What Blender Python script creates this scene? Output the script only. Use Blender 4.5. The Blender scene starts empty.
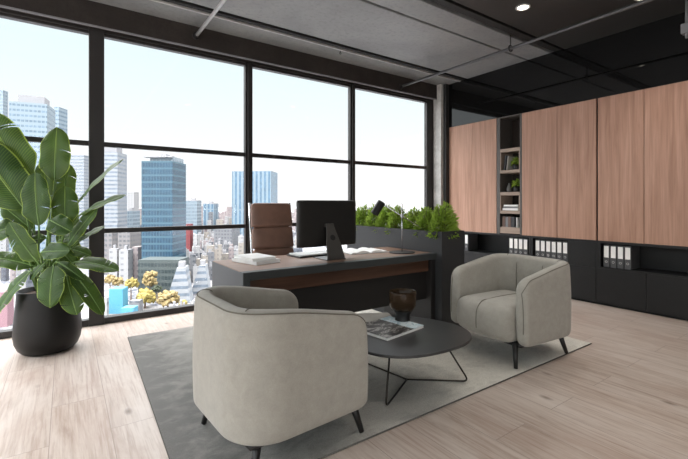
import bpy, bmesh, math, random
from mathutils import Vector, Matrix
random.seed(7)
PI = math.pi
sc = bpy.context.scene
col = sc.collection

# ------------------------------------------------------------------ camera frame (metres; X along the window wall, Y towards it)
H, F, HV = 1.22, 400.5, 203.5
TH = math.atan(278 / 400.5)
S_, C_ = math.sin(TH), math.cos(TH)
def ray(u, v): return Vector((S_*F + C_*(u-344), C_*F - S_*(u-344), -(v-HV)))
def at_dep(u, v, dep): return Vector((0, 0, H)) + ray(u, v) * (dep / F)
def R(a): return math.radians(a)

cam = bpy.data.cameras.new('camera'); cam_o = bpy.data.objects.new('camera', cam); col.objects.link(cam_o)
cam.sensor_width = 36; cam.lens = 36 * F / 688
cam.shift_y = -(229.5 - HV) / 688
cam.clip_start = .05; cam.clip_end = 6000
cam_o.location = (0, 0, H); cam_o.rotation_euler = (PI/2, 0, -TH)
sc.camera = cam_o

# ------------------------------------------------------------------ materials
class NT:
    def __init__(s, name):
        s.m = bpy.data.materials.new(name); s.m.use_nodes = True
        s.t = s.m.node_tree; s.n = s.t.nodes; s.l = s.t.links
        s.b = s.n['Principled BSDF']; s.out = s.n['Material Output']
        s.tc = s.n.new('ShaderNodeTexCoord')
    def node(s, kind, **kw):
        n = s.n.new(kind)
        for k, v in kw.items(): setattr(n, k, v)
        return n
    def link(s, a, b): s.l.new(a, b)
    def setv(s, sock, v):
        if isinstance(v, (int, float, tuple, list)): sock.default_value = v
        else: s.l.new(v, sock)
    def math(s, op, a, b=None, c=None):
        n = s.n.new('ShaderNodeMath'); n.operation = op
        s.setv(n.inputs[0], a)
        if b is not None: s.setv(n.inputs[1], b)
        if c is not None: s.setv(n.inputs[2], c)
        return n.outputs[0]
    def mapping(s, src='Object', scale=(1,1,1), rot=(0,0,0), loc=(0,0,0)):
        m = s.n.new('ShaderNodeMapping'); m.inputs['Scale'].default_value = scale
        m.inputs['Rotation'].default_value = rot; m.inputs['Location'].default_value = loc
        s.l.new(s.tc.outputs[src], m.inputs['Vector']); return m.outputs[0]
    def noise(s, vec, scale=5, detail=4, rough=.55, dist=0):
        n = s.n.new('ShaderNodeTexNoise'); n.inputs['Scale'].default_value = scale
        n.inputs['Detail'].default_value = detail; n.inputs['Roughness'].default_value = rough
        n.inputs['Distortion'].default_value = dist
        s.l.new(vec, n.inputs['Vector']); return n.outputs['Fac']
    def ramp(s, fac, stops, interp='LINEAR'):
        r = s.n.new('ShaderNodeValToRGB'); r.color_ramp.interpolation = interp
        e = r.color_ramp.elements
        while len(e) < len(stops): e.new(.5)
        for i, (p, c) in enumerate(stops):
            e[i].position = p; e[i].color = (c[0], c[1], c[2], 1)
        s.setv(r.inputs['Fac'], fac); return r.outputs['Color']
    def mix(s, fac, a, b, mode='MIX'):
        n = s.n.new('ShaderNodeMix'); n.data_type = 'RGBA'; n.blend_type = mode
        s.setv(n.inputs[0], fac)
        s.setv(n.inputs[6], a if not isinstance(a, tuple) else (*a[:3], 1))
        s.setv(n.inputs[7], b if not isinstance(b, tuple) else (*b[:3], 1))
        return n.outputs[2]
    def bump(s, h, strength=.2, dist=.01):
        b = s.n.new('ShaderNodeBump'); b.inputs['Strength'].default_value = strength
        b.inputs['Distance'].default_value = dist
        s.l.new(h, b.inputs['Height']); s.l.new(b.outputs[0], s.b.inputs['Normal'])
    def set(s, color=None, rough=None, metal=None, spec=None, sheen=None, coat=None):
        for k, v in (('Base Color', color), ('Roughness', rough), ('Metallic', metal), ('Specular IOR Level', spec),
                     ('Sheen Weight', sheen), ('Coat Weight', coat)):
            if v is not None:
                if k == 'Base Color' and isinstance(v, tuple): v = (*v[:3], 1)
                s.setv(s.b.inputs[k], v)
        return s

def plain(name, c, rough=.5, metal=0, spec=.5, vary=.06, scale=8, bump=0):
    m = NT(name); v = m.mapping()
    f = m.noise(v, scale, 3)
    a = tuple(max(0, x*(1-vary)) for x in c); b = tuple(min(1, x*(1+vary)) for x in c)
    m.set(m.ramp(f, [(.3, a), (.7, b)]), rough, metal, spec)
    if bump: m.bump(m.noise(v, scale*12, 3), bump, .003)
    return m.m

def wood(name, c1, c2, c3, axis=2, rough=.45, sc_=1.0, spec=.4):
    m = NT(name)
    s = [14*sc_, 14*sc_, 14*sc_]; s[axis] = .7*sc_
    v = m.mapping(scale=tuple(s))
    f = m.noise(v, 1.3, 6, .6, .6)
    s2 = [90*sc_]*3; s2[axis] = 2*sc_
    g = m.noise(m.mapping(scale=tuple(s2)), 1, 3, .6)
    cmain = m.ramp(f, [(.25, c1), (.5, c2), (.78, c3)])
    cc = m.mix(m.ramp(g, [(.3, (.35,)*3), (.6, (0,)*3)]), cmain, tuple(x*.72 for x in c1))
    m.set(cc, rough, 0, spec)
    m.bump(g, .08, .002)
    return m.m

def floor_mat():
    m = NT('floor_oak_planks')
    v = m.mapping(rot=(0, 0, PI/2), loc=(0, .07, 0))
    b = m.node('ShaderNodeTexBrick'); m.link(v, b.inputs['Vector'])
    b.offset = .37; b.offset_frequency = 2
    for k, x in (('Scale', 1), ('Mortar Size', .0018), ('Mortar Smooth', .1), ('Bias', 0), ('Brick Width', 1.25), ('Row Height', .27)):
        b.inputs[k].default_value = x
    b.inputs['Color1'].default_value = (0, 0, 0, 1); b.inputs['Color2'].default_value = (1, 1, 1, 1); b.inputs['Mortar'].default_value = (.5, .5, .5, 1)
    plank = m.node('ShaderNodeSeparateColor'); m.link(b.outputs['Color'], plank.inputs[0])
    # grain, offset per plank
    mp = m.node('ShaderNodeMapping'); mp.inputs['Scale'].default_value = (9, .7, 1)
    comb = m.node('ShaderNodeCombineXYZ'); m.link(m.math('MULTIPLY', plank.outputs[0], 7.3), comb.inputs[2])
    m.link(m.math('MULTIPLY', plank.outputs[0], 3.1), comb.inputs[1])
    add = m.node('ShaderNodeVectorMath', operation='ADD'); m.link(m.tc.outputs['Object'], add.inputs[0]); m.link(comb.outputs[0], add.inputs[1])
    m.link(add.outputs[0], mp.inputs['Vector'])
    g = m.noise(mp.outputs[0], 1.5, 7, .65, 1.2)
    mp2 = m.node('ShaderNodeMapping'); mp2.inputs['Scale'].default_value = (70, 3, 1); m.link(add.outputs[0], mp2.inputs['Vector'])
    fine = m.noise(mp2.outputs[0], 1, 4, .6)
    c = m.ramp(g, [(.25, (.27, .19, .15)), (.42, (.45, .36, .305)), (.58, (.53, .445, .39)), (.8, (.36, .265, .22))])
    c = m.mix(m.math('MULTIPLY', plank.outputs[0], .30), c, (.60, .54, .495))
    c = m.mix(m.ramp(fine, [(.32, (.5,)*3), (.52, (0,)*3)]), c, (.29, .20, .155))
    blot = m.noise(m.mapping(scale=(2.2, .8, 1)), 1.6, 5, .65, .6)
    c = m.mix(m.ramp(blot, [(.36, (.38,)*3), (.5, (0,)*3)]), c, (.36, .245, .195))
    c = m.mix(m.ramp(blot, [(.54, (0,)*3), (.68, (.4,)*3)]), c, (.64, .575, .53))
    # knots
    vo = m.node('ShaderNodeTexVoronoi'); vo.inputs['Scale'].default_value = 1
    mp3 = m.node('ShaderNodeMapping'); mp3.inputs['Scale'].default_value = (4.6, 2.2, 1); m.link(add.outputs[0], mp3.inputs['Vector'])
    m.link(mp3.outputs[0], vo.inputs['Vector'])
    k = m.ramp(vo.outputs['Distance'], [(.0, (.8,)*3), (.05, (.5,)*3), (.12, (0,)*3)])
    c = m.mix(k, c, (.14, .095, .07))
    c = m.mix(m.math('MULTIPLY', b.outputs['Fac'], .6), c, (.19, .145, .12))
    m.set(c, m.ramp(g, [(.3, (.34,)*3), (.8, (.44,)*3)]), 0, .42)
    h = m.math('SUBTRACT', m.math('MULTIPLY', fine, .25), b.outputs['Fac'])
    m.bump(h, .15, .002)
    return m.m

def rug_mat():
    m = NT('rug_pile')
    v = m.mapping()
    f = m.noise(m.mapping(scale=(1, 1.6, 1)), 4.5, 7, .7, .3)
    fine = m.noise(v, 240, 2)
    big = m.node('ShaderNodeSeparateXYZ'); m.link(m.tc.outputs['Object'], big.inputs[0])
    ty = m.math('ADD', m.math('MULTIPLY', big.outputs[0], .42), m.math('MULTIPLY', m.math('SUBTRACT', f, .5), .6))
    dark_ = m.ramp(f, [(.3, (.128, .122, .113)), (.52, (.145, .139, .129)), (.64, (.178, .17, .158)), (.75, (.15, .144, .134))])
    pale_ = m.ramp(f, [(.3, (.62, .58, .51)), (.52, (.72, .68, .605)), (.62, (.60, .56, .495)), (.75, (.69, .65, .58))])
    c = m.mix(m.ramp(ty, [(.22, (0,)*3), (.95, (1,)*3)]), dark_, pale_)      # pile colour goes from charcoal to beige along X
    c = m.mix(m.ramp(fine, [(.35, (.35,)*3), (.6, (0,)*3)]), c, (.10, .097, .09))
    m.set(c, .95, 0, .1, .25); m.bump(fine, .5, .006)
    return m.m

def concrete(name, a, b, c, rough=.75, scale=2.2):
    m = NT(name); v = m.mapping()
    f = m.noise(v, scale, 7, .62, .4); g = m.noise(v, scale*18, 3)
    cc = m.ramp(f, [(.3, a), (.52, b), (.75, c)])
    cc = m.mix(m.ramp(g, [(.3, (.3,)*3), (.5, (0,)*3)]), cc, tuple(x*.6 for x in a))
    m.set(cc, rough, 0, .3); m.bump(g, .2, .004); return m.m

def fabric(name, c, sheen=.25):
    m = NT(name); v = m.mapping()
    f = m.noise(v, 16, 7, .72, .4); g = m.noise(v, 260, 3)
    cc = m.ramp(f, [(.3, tuple(x*.87 for x in c)), (.7, tuple(min(1, x*1.08) for x in c))])
    cc = m.mix(m.ramp(g, [(.35, (.22,)*3), (.6, (0,)*3)]), cc, tuple(x*.6 for x in c))
    m.set(cc, .9, 0, .15, sheen); m.bump(g, .4, .003); return m.m

def leather(name, c):
    m = NT(name); v = m.mapping()
    f = m.noise(v, 6, 4); vo = m.node('ShaderNodeTexVoronoi'); vo.inputs['Scale'].default_value = 160; m.link(v, vo.inputs['Vector'])
    m.set(m.ramp(f, [(.3, tuple(x*.8 for x in c)), (.7, tuple(x*1.15 for x in c))]), .42, 0, .5)
    m.bump(vo.outputs['Distance'], .15, .002); return m.m

def pane_glass(name, tint=(1, 1, 1), refl=.6):
    m = NT(name)
    tr = m.node('ShaderNodeBsdfTransparent'); tr.inputs[0].default_value = (*tint, 1)
    gl = m.node('ShaderNodeBsdfGlossy'); gl.inputs['Roughness'].default_value = .0
    lw = m.node('ShaderNodeLayerWeight'); lw.inputs[0].default_value = .5
    fz = m.math('MULTIPLY_ADD', m.math('POWER', lw.outputs['Facing'], 5), .9, .04)
    mx = m.node('ShaderNodeMixShader'); m.link(m.math('MULTIPLY', fz, refl), mx.inputs[0])
    m.link(tr.outputs[0], mx.inputs[1]); m.link(gl.outputs[0], mx.inputs[2]); m.link(mx.outputs[0], m.out.inputs['Surface'])
    return m.m

def leaf_mat(name, c1, c2, vein, trans=.35):
    m = NT(name)
    uv = m.node('ShaderNodeUVMap'); sp = m.node('ShaderNodeSeparateXYZ'); m.link(uv.outputs[0], sp.inputs[0])
    x = m.math('ABSOLUTE', m.math('SUBTRACT', sp.outputs[0], .5))
    n = m.noise(m.mapping(), 7, 4)
    c = m.ramp(n, [(.3, c1), (.7, c2)])
    # lateral veins
    wv = m.math('SINE', m.math('MULTIPLY', m.math('SUBTRACT', sp.outputs[1], m.math('MULTIPLY', x, .35)), 210))
    c = m.mix(m.math('MULTIPLY', m.math('GREATER_THAN', wv, .6), .18), c, vein)
    c = m.mix(m.math('LESS_THAN', x, .022), c, vein)
    c = m.mix(m.math('MULTIPLY', m.math('GREATER_THAN', x, .472), .7), c, tuple(min(1, q*1.1) for q in vein))
    m.set(c, .42, 0, .3)
    m.bump(wv, .12, .004)
    if trans:
        t = m.node('ShaderNodeBsdfTranslucent'); m.link(m.mix(.5, c, vein), t.inputs[0])
        mx = m.node('ShaderNodeMixShader'); mx.inputs[0].default_value = trans
        m.link(m.b.outputs[0], mx.inputs[1]); m.link(t.outputs[0], mx.inputs[2]); m.link(mx.outputs[0], m.out.inputs['Surface'])
    return m.m

CITY = .30
def facade(name, wall, glass, fh=3.6, bw=3.0, fz=.5, fx=.7, rough=.5, grough=.2, spec=.5):
    """a wall with rows of windows, laid out in the building's own metres"""
    m = NT(name); wall = tuple(q*CITY for q in wall); glass = tuple(q*CITY for q in glass)
    sp = m.node('ShaderNodeSeparateXYZ'); m.link(m.tc.outputs['Object'], sp.inputs[0])
    u = m.math('ADD', sp.outputs[0], sp.outputs[1])
    z = m.math('FRACT', m.math('DIVIDE', m.math('ADD', sp.outputs[2], 500), fh))
    x = m.math('FRACT', m.math('DIVIDE', m.math('ADD', u, 500), bw))
    win = m.math('MULTIPLY', m.math('LESS_THAN', z, fz), m.math('LESS_THAN', x, fx))
    geo = m.node('ShaderNodeNewGeometry'); sn = m.node('ShaderNodeSeparateXYZ'); m.link(geo.outputs['Normal'], sn.inputs[0])
    win = m.math('MULTIPLY', win, m.math('LESS_THAN', m.math('ABSOLUTE', sn.outputs[2]), .5))
    n = m.noise(m.mapping(), .3, 3)
    n2 = m.noise(m.mapping(scale=(.4, .4, .27)), 1.0, 1)
    w = m.mix(m.math('MULTIPLY', n, .2), wall, tuple(q*.8 for q in wall))
    g = m.mix(m.ramp(n2, [(.35, (0,)*3), (.65, (1,)*3)]), tuple(q*.8 for q in glass), tuple(min(1, q*1.25) for q in glass))
    m.set(m.mix(win, w, g), m.math('SUBTRACT', rough, m.math('MULTIPLY', win, rough-grough)), 0, spec)
    return m.m

def emit(name, c, s):
    m = NT(name); e = m.node('ShaderNodeEmission'); e.inputs[0].default_value = (*c, 1); e.inputs[1].default_value = s
    m.link(e.outputs[0], m.out.inputs['Surface']); return m.m

M = dict(
    floor=floor_mat(), rug=rug_mat(),
    rug_edge=plain('rug_edge', (.10, .093, .083), .9),
    lintel=concrete('dark_board_concrete', (.022, .018, .016), (.034, .028, .025), (.055, .046, .04)),
    pillar=concrete('grey_concrete', (.38, .37, .355), (.52, .51, .49), (.66, .64, .62), scale=7),
    ceil=concrete('ceiling_concrete', (.215, .224, .23), (.275, .285, .29), (.325, .335, .34), .5, 1.3),
    ceil_dark=plain('dark_ceiling_paint', (.027, .027, .026), .5, vary=.15, scale=2),
    groove=plain('groove_black', (.010, .010, .010), .7),
    frame=plain('window_frame_metal', (.022, .019, .018), .42),
    wallw=plain('painted_wall', (.62, .61, .59), .8),
    wallb=plain('black_wall', (.02, .02, .02), .6),
    gloss=plain('gloss_black_panel', (.005, .005, .005), .03, spec=.4, vary=.02),
    glass=pane_glass('window_glass'),
    steel=plain('brushed_steel', (.62, .61, .60), .4, .45),
    pipe=plain('grey_pipe', (.10, .10, .10), .4, .5),
    chrome=plain('chrome', (.75, .75, .76), .15, 1),
    blackm=plain('black_metal', (.018, .017, .017), .4, .3),
    bronze=plain('bronze_black_metal', (.035, .028, .022), .4, .5),
    cab=plain('black_cabinet', (.013, .013, .0135), .5, vary=.1, spec=.35),
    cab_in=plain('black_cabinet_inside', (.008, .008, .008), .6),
    oak=wood('pink_oak', (.32, .17, .113), (.47, .272, .193), (.58, .36, .268), 2, .5),
    oak_edge=wood('pale_oak_edge', (.29, .215, .17), (.34, .26, .205), (.39, .305, .245), 1, .5),
    shelf_edge=plain('grey_shelf_edge', (.085, .075, .068), .5),
    tback=wood('dark_shelf_back', (.018, .011, .008), (.028, .018, .013), (.04, .026, .018), 2, .5),
    walnut=wood('walnut_apron', (.055, .024, .014), (.085, .039, .023), (.12, .057, .034), 0, .4, 1.2),
    walnut_top=wood('walnut_top', (.20, .115, .075), (.27, .155, .105), (.33, .20, .138), 0, .42, 1.2),
    desk=plain('desk_grey_laminate', (.035, .039, .040), .42, vary=.08, scale=3),
    deskblk=plain('modesty_black', (.010, .008, .0075), .6),
    planter=plain('planter_grey', (.027, .028, .030), .55, vary=.08, scale=3),
    soil=plain('soil', (.06, .038, .025), .95, vary=.5, scale=60, bump=.8),
    pot=plain('pot_black', (.006, .0055, .005), .45, spec=.3, vary=.12),
    fab=fabric('boucle_beige', (.375, .352, .310)),
    seam=plain('seam_thread', (.15, .135, .11), .9),
    leather=leather('brown_leather', (.21, .115, .083)),
    mon=plain('monitor_back', (.020, .019, .018), .35, .2),
    mon_stand=plain('monitor_stand', (.085, .079, .074), .35, .4),
    screen=plain('dark_screen', (.008, .008, .009), .08),
    white=plain('white_plastic', (.78, .78, .77), .5),
    paper=plain('paper', (.90, .89, .87), .8),
    paper2=plain('paper_grey', (.52, .50, .47), .8),
    binder=plain('binder_grey', (.07, .07, .074), .6),
    bookd=plain('book_dark', (.05, .05, .055), .6),
    bookg=plain('book_grey', (.22, .22, .23), .6),
    bookb=plain('book_brown', (.16, .10, .08), .6),
    ceramic=plain('grey_ceramic', (.13, .125, .12), .5),
    tabletop=plain('table_charcoal', (.036, .036, .037), .36, vary=.06),
    leaf=leaf_mat('banana_leaf', (.009, .036, .006), (.024, .076, .012), (.30, .40, .06), .14),
    stalk=plain('leaf_stalk', (.14, .24, .06), .5),
    shrub=leaf_mat('planter_leaf', (.20, .31, .035), (.32, .46, .065), (.45, .58, .13), .35),
    stem=plain('shrub_stem', (.12, .11, .05), .7),
)
def smoke_glass():
    m = NT('smoked_brown_glass')
    m.set((.085, .052, .03), .08, 0, .5)
    m.b.inputs['Transmission Weight'].default_value = .55
    m.b.inputs['IOR'].default_value = 1.2
    return m.m
M['smoke'] = smoke_glass()
M['lamp_on'] = emit('downlight_glow', (1, .93, .78), 9)

# ------------------------------------------------------------------ mesh helpers
class MB:
    def __init__(s): s.bm = bmesh.new()
    def quad(s, pts):
        vs = [s.bm.verts.new(p) for p in pts]; return s.bm.faces.new(vs)
    def box(s, x0, x1, y0, y1, z0, z1):
        r = bmesh.ops.create_cube(s.bm, size=1)
        for v in r['verts']:
            v.co = Vector((x0 + (v.co.x+.5)*(x1-x0), y0 + (v.co.y+.5)*(y1-y0), z0 + (v.co.z+.5)*(z1-z0)))
        return s
    def prism(s, poly, z0, z1):
        a = [s.bm.verts.new((x, y, z0)) for x, y in poly]; b = [s.bm.verts.new((x, y, z1)) for x, y in poly]
        s.bm.faces.new(a[::-1]); s.bm.faces.new(b)
        n = len(poly)
        for i in range(n): s.bm.faces.new((a[i], a[(i+1) % n], b[(i+1) % n], b[i]))
        return s
    def rings(s, rings, close=True, cap=True):
        vv = [[s.bm.verts.new(p) for p in r] for r in rings]
        n = len(vv[0])
        for a, b in zip(vv, vv[1:]):
            for i in range(n if close else n-1):
                j = (i+1) % n
                s.bm.faces.new((a[i], a[j], b[j], b[i]))
        if cap and close:
            s.bm.faces.new(vv[0][::-1]); s.bm.faces.new(vv[-1])
        return s
    def lathe(s, prof, c=(0, 0), seg=32, cap=True):
        s.rings([[(c[0]+r*math.cos(2*PI*i/seg), c[1]+r*math.sin(2*PI*i/seg), z) for i in range(seg)] for r, z in prof], True, cap); return s
    def tube(s, pts, rad, seg=8, cap=True):
        pts = [Vector(p) for p in pts]; n = len(pts)
        rad = rad if isinstance(rad, (list, tuple)) else [rad]*n
        t = [(pts[min(i+1, n-1)] - pts[max(i-1, 0)]).normalized() for i in range(n)]
        up = Vector((0, 0, 1)) if abs(t[0].z) < .9 else Vector((1, 0, 0))
        a = t[0].cross(up).normalized(); rr = []
        for i in range(n):
            a = (a - t[i]*a.dot(t[i])).normalized(); b = t[i].cross(a)
            rr.append([pts[i] + (a*math.cos(2*PI*k/seg) + b*math.sin(2*PI*k/seg))*rad[i] for k in range(seg)])
        s.rings(rr, True, cap); return s
    def rbox(s, size, r, n=6, fn=None, c=(0, 0, 0)):
        """rounded box: cube sphere pushed out to a box"""
        hx, hy, hz = [q/2 for q in size]
        b2 = bmesh.new(); bmesh.ops.create_cube(b2, size=2)
        bmesh.ops.subdivide_edges(b2, edges=b2.edges[:], cuts=n*2-1, use_grid_fill=True)
        for v in b2.verts:
            p = v.co.copy()
            q = Vector((max(-hx+r, min(hx-r, p.x*hx)), max(-hy+r, min(hy-r, p.y*hy)), max(-hz+r, min(hz-r, p.z*hz))))
            full = Vector((p.x*hx, p.y*hy, p.z*hz)); dd = full - q
            if dd.length > 1e-9: q = q + dd.normalized()*r
            if fn: q = fn(q)
            v.co = q + Vector(c)
        me = bpy.data.meshes.new('t'); b2.to_mesh(me); b2.free(); s.bm.from_mesh(me); bpy.data.meshes.remove(me); return s
    def tf(s, mat):
        bmesh.ops.transform(s.bm, matrix=mat, verts=s.bm.verts[:]); return s
    def build(s, name, mat, parent=None, smooth=False, bevel=0, subsurf=0, seg=2):
        bmesh.ops.recalc_face_normals(s.bm, faces=s.bm.faces[:])
        me = bpy.data.meshes.new(name); s.bm.to_mesh(me); s.bm.free()
        if smooth:
            for p in me.polygons: p.use_smooth = True
        o = bpy.data.objects.new(name, me); col.objects.link(o)
        me.materials.append(mat)
        if parent: o.parent = parent
        if bevel:
            b = o.modifiers.new('bevel', 'BEVEL'); b.width = bevel; b.segments = seg; b.limit_method = 'ANGLE'; b.angle_limit = R(40)
        if subsurf:
            q = o.modifiers.new('sub', 'SUBSURF'); q.levels = subsurf; q.render_levels = subsurf
        return o
def smooth_by_angle(o, ang=40):
    me = o.data
    for p in me.polygons: p.use_smooth = True
    bm = bmesh.new(); bm.from_mesh(me)
    for e in bm.edges:
        if len(e.link_faces) == 2 and e.calc_face_angle(0) > R(ang): e.smooth = False
    bm.to_mesh(me); bm.free(); return o

def tag(o, label, cat, group=None, kind=None):
    o['label'] = label; o['category'] = cat
    if group: o['group'] = group
    if kind: o['kind'] = kind
    return o
def empty(name, loc, label, cat, rz=0, group=None):
    o = bpy.data.objects.new(name, None); col.objects.link(o); o.empty_display_size = .1
    o.location = loc; o.rotation_euler = (0, 0, rz)
    return tag(o, label, cat, group)
def struct(o):
    o['kind'] = 'structure'; return o
def kids(o): return list(o.children)
def dup(root, loc, rz=None, label=None, cat=None, group=None):
    ch = {}
    def rec(o, parent):
        c = o.copy(); col.objects.link(c)
        if parent: c.parent = parent
        for k in [x for x in bpy.data.objects if x.parent == o and x.name not in made]:
            rec(k, c)
        made.add(c.name); return c
    made = set(); c = rec(root, None)
    c.location = loc
    if rz is not None: c.rotation_euler = (0, 0, rz)
    if label: c['label'] = label
    if group: c['group'] = group
    return c
def bez(p0, p1, p2, n=10):
    p0, p1, p2 = Vector(p0), Vector(p1), Vector(p2)
    return [p0*(1-t)**2 + p1*2*t*(1-t) + p2*t*t for t in [i/n for i in range(n+1)]]
def bez3(p0, p1, p2, p3, n=12):
    p0, p1, p2, p3 = map(Vector, (p0, p1, p2, p3))
    return [p0*(1-t)**3 + p1*3*t*(1-t)**2 + p2*3*t*t*(1-t) + p3*t**3 for t in [i/n for i in range(n+1)]]

# ------------------------------------------------------------------ room shell
ZC = 3.21
XL, XR, YB, YW = -3.1, 5.62, -3.2, 4.80
struct(MB().box(XL-.15, XR+.15, YB-.15, YW+.12, -.2, 0).build('floor', M['floor']))['label'] = 'pale oak plank floor'
# ceiling: grey concrete bays, dark recessed seams, dark painted bay over the room
yc = [4.86, 4.277, 4.13, 3.135, 3.10, 2.80, 2.61, YB-.15]
struct(MB().box(XL-.15, XR+.15, yc[1], yc[0], ZC, ZC+.12).build('ceiling', M['ceil'], bevel=.006))
struct(MB().box(XL-.15, XR+.15, yc[3], yc[2], ZC, ZC+.12).build('ceiling', M['ceil'], bevel=.006))
struct(MB().box(XL-.15, XR+.15, yc[5], yc[4], ZC, ZC+.12).build('ceiling', M['ceil'], bevel=.006))
struct(MB().box(XL-.15, XR+.15, yc[7], yc[6], ZC-.01, ZC+.12).build('ceiling', M['ceil_dark'], bevel=.006))
struct(MB().box(XL-.15, XR+.15, yc[7], yc[0], ZC+.12, ZC+.2).build('ceiling', M['groove']))
def trim(n, mb, mat, **k): return struct(mb.build('trim_%d' % n, mat, **k))
trim(1, MB().box(XL, XR, 4.175, 4.235, ZC-.004, ZC+.12), M['groove'], bevel=.004)          # track in the wide seam
trim(2, MB().box(XL, XR, 4.262, 4.282, ZC-.012, ZC+.02), M['steel'], bevel=.003)            # bright angle along that seam
trim(3, MB().box(XL, XR, 2.66, 2.75, ZC-.0, ZC+.12), M['groove'], bevel=.004)
# walls
wf = MB().box(XL-.15, XR+.15, 4.645, 4.86, 2.975, ZC+.02)
wf.box(5.14, XR+.15, 4.70, 4.95, -.2, 3.0)
struct(wf.build('wall_front', M['lintel'], bevel=.004))
trim(4, MB().box(XL, 5.127, 4.64, 4.66, 2.962, 2.978), M['bookg'])                          # thin metal bead under the lintel
trim(5, MB().box(5.125, 5.40, 4.555, 4.72, 0, ZC), M['pillar'], bevel=.004)
trim(6, MB().box(5.185, 5.40, 4.50, 4.555, 0, ZC), M['wallb'])                  # black filler strip beside the concrete column in the corner
wl = MB()
wl.box(XL-.15, XL, YB, YW+.1, -.05, .12).box(XL-.15, XL, YB, YW+.1, 2.95, ZC+.02)
for y in (YB, -1.2, .8, 2.8, YW-.1): wl.box(XL-.15, XL, y, y+.2, .1, 3.0)
struct(wl.build('wall_left', M['wallw']))  # unseen wall, its openings added to let in more sky light
wr = MB().box(XR, XR+.15, YB, YW+.1, -.05, ZC+.02)
struct(wr.build('wall_right', M['wallb']))
struct(MB().box(5.26, 5.29, YB, 4.499, 2.49, ZC+.0).build('wall_right', M['gloss']))        # gloss black panel above the cupboards
wb = MB()
wb.box(.4, XR+.15, YB-.15, YB, -.05, ZC+.02).box(XL-.15, .4, YB-.15, YB, 2.95, ZC+.02).box(XL-.15, .4, YB-.15, YB, -.05, .12)
for x in (XL, -1.35): wb.box(x, x+.2, YB-.15, YB, .1, 3.0)
struct(wb.build('wall_back', M['wallw']))  # unseen wall, left part opened to the sky for added fill light

# windows: one unit between each pair of mullions; frame, two transoms, three panes
mull = [(-1.43, -1.33), (.187, .318), (1.812, 1.905), (3.40, 3.49), (4.985, 5.127)]
ZT = (.062, .918, .965, 1.80, 1.848, 2.92, 2.985)
FY0, FY1 = 4.735, 4.80
def window(n, xa, xb, left_w=None):
    root = bpy.data.objects.new('window_%d' % n, None); col.objects.link(root)
    root.location = ((xa+xb)/2, 4.77, 0); struct(root)
    w = (xb-xa)/2
    f = MB()
    f.box(-w, w, -.055, .04, 0, ZT[0]).box(-w, w, -.03, .04, ZT[5], ZT[6])
    f.box(-w, w, -.05, -.02, ZT[5]+.028, ZT[6])
    f.build('window_frame', M['frame'], root, bevel=.003)
    for a, b in ((1, 2), (3, 4)):
        MB().box(-w, w, -.022, .025, ZT[a], ZT[b]).build('transom', M['frame'], root, bevel=.002)
    for a, b in ((0, 1), (2, 3), (4, 5)):
        MB().box(-w+.002, w-.002, .006, .012, ZT[a]+.001, ZT[b]-.001).build('pane', M['glass'], root)
for i in range(4): window(i+1, mull[i][1], mull[i+1][0])
window(5, XL, mull[0][0])
for i, (a, b) in enumerate(mull):
    mm = MB()
    mm.box(a, b, FY0 - (.03 if i == 1 else 0), FY1, 0, 2.985)
    if i in (2, 3): mm.box(a+.025, b-.025, FY0-.025, FY0, .06, 2.95)
    trim(10+i, mm, M['frame'], bevel=.004)

# ------------------------------------------------------------------ ceiling pipes, hanger, downlights
def pipe(x, z, y_end, label, grp, clamps, mat):
    p = empty('ceiling_pipe', (x, 4.645, z), label, 'pipe', 0, grp)
    MB().tube([(0, -.004, 0), (0, y_end-4.645, 0)], .0185, 12).build('tube', mat, p, smooth=True)
    fl = MB().lathe([(.042, 0), (.042, .012), (.026, .016), (.026, .045), (.02, .047)], seg=20).tf(Matrix.Rotation(PI/2, 4, 'X'))
    smooth_by_angle(fl.build('wall_flange', M['blackm'], p))
    for yy in clamps:
        k = MB().tube([(.034*math.cos(a), yy-4.645, .034*math.sin(a)) for a in [2*PI*i/20 for i in range(21)]], .009, 6)
        k.tube([(0, yy-4.645, .034), (0, yy-4.645, ZC-z)], .006, 8)
        k.build('pipe_clamp', M['blackm'], p, smooth=True)
pipe(1.20, 3.10, -2.9, 'bright steel pipe under the ceiling ending at the lintel left of the desk chair', 'steel ceiling pipes', [1.6], M['steel'])
pipe(4.311, 3.05, -2.9, 'dark grey pipe under the ceiling running past the round downlight, held by a ring clamp', 'steel ceiling pipes', [2.764, 1.2], M['pipe'])
hk = empty('ceiling_hook', (2.94, 4.32, ZC), 'tiny black eye hook under the ceiling beside the wide dark seam', 'hook')
MB().tube([(0, 0, 0), (0, 0, -.02)], .006).tube([(.012*math.cos(a), 0, -.03+.012*math.sin(a)) for a in [2*PI*i/14 for i in range(15)]], .004, 6).build('eye', M['blackm'], hk, smooth=True)
hg = empty('ceiling_hanger', (4.9, 1.284, ZC-.01), 'thin grey rod with a clamp block hanging above the cupboards at the right edge', 'hanger')
MB().tube([(0, 0, .01), (0, 0, -.39)], .012, 10).build('rod', M['bookg'], hg, smooth=True)
MB().box(-.03, .05, -.05, .04, -.345, -.25).build('clamp_block', M['bookg'], hg, bevel=.006)
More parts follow.
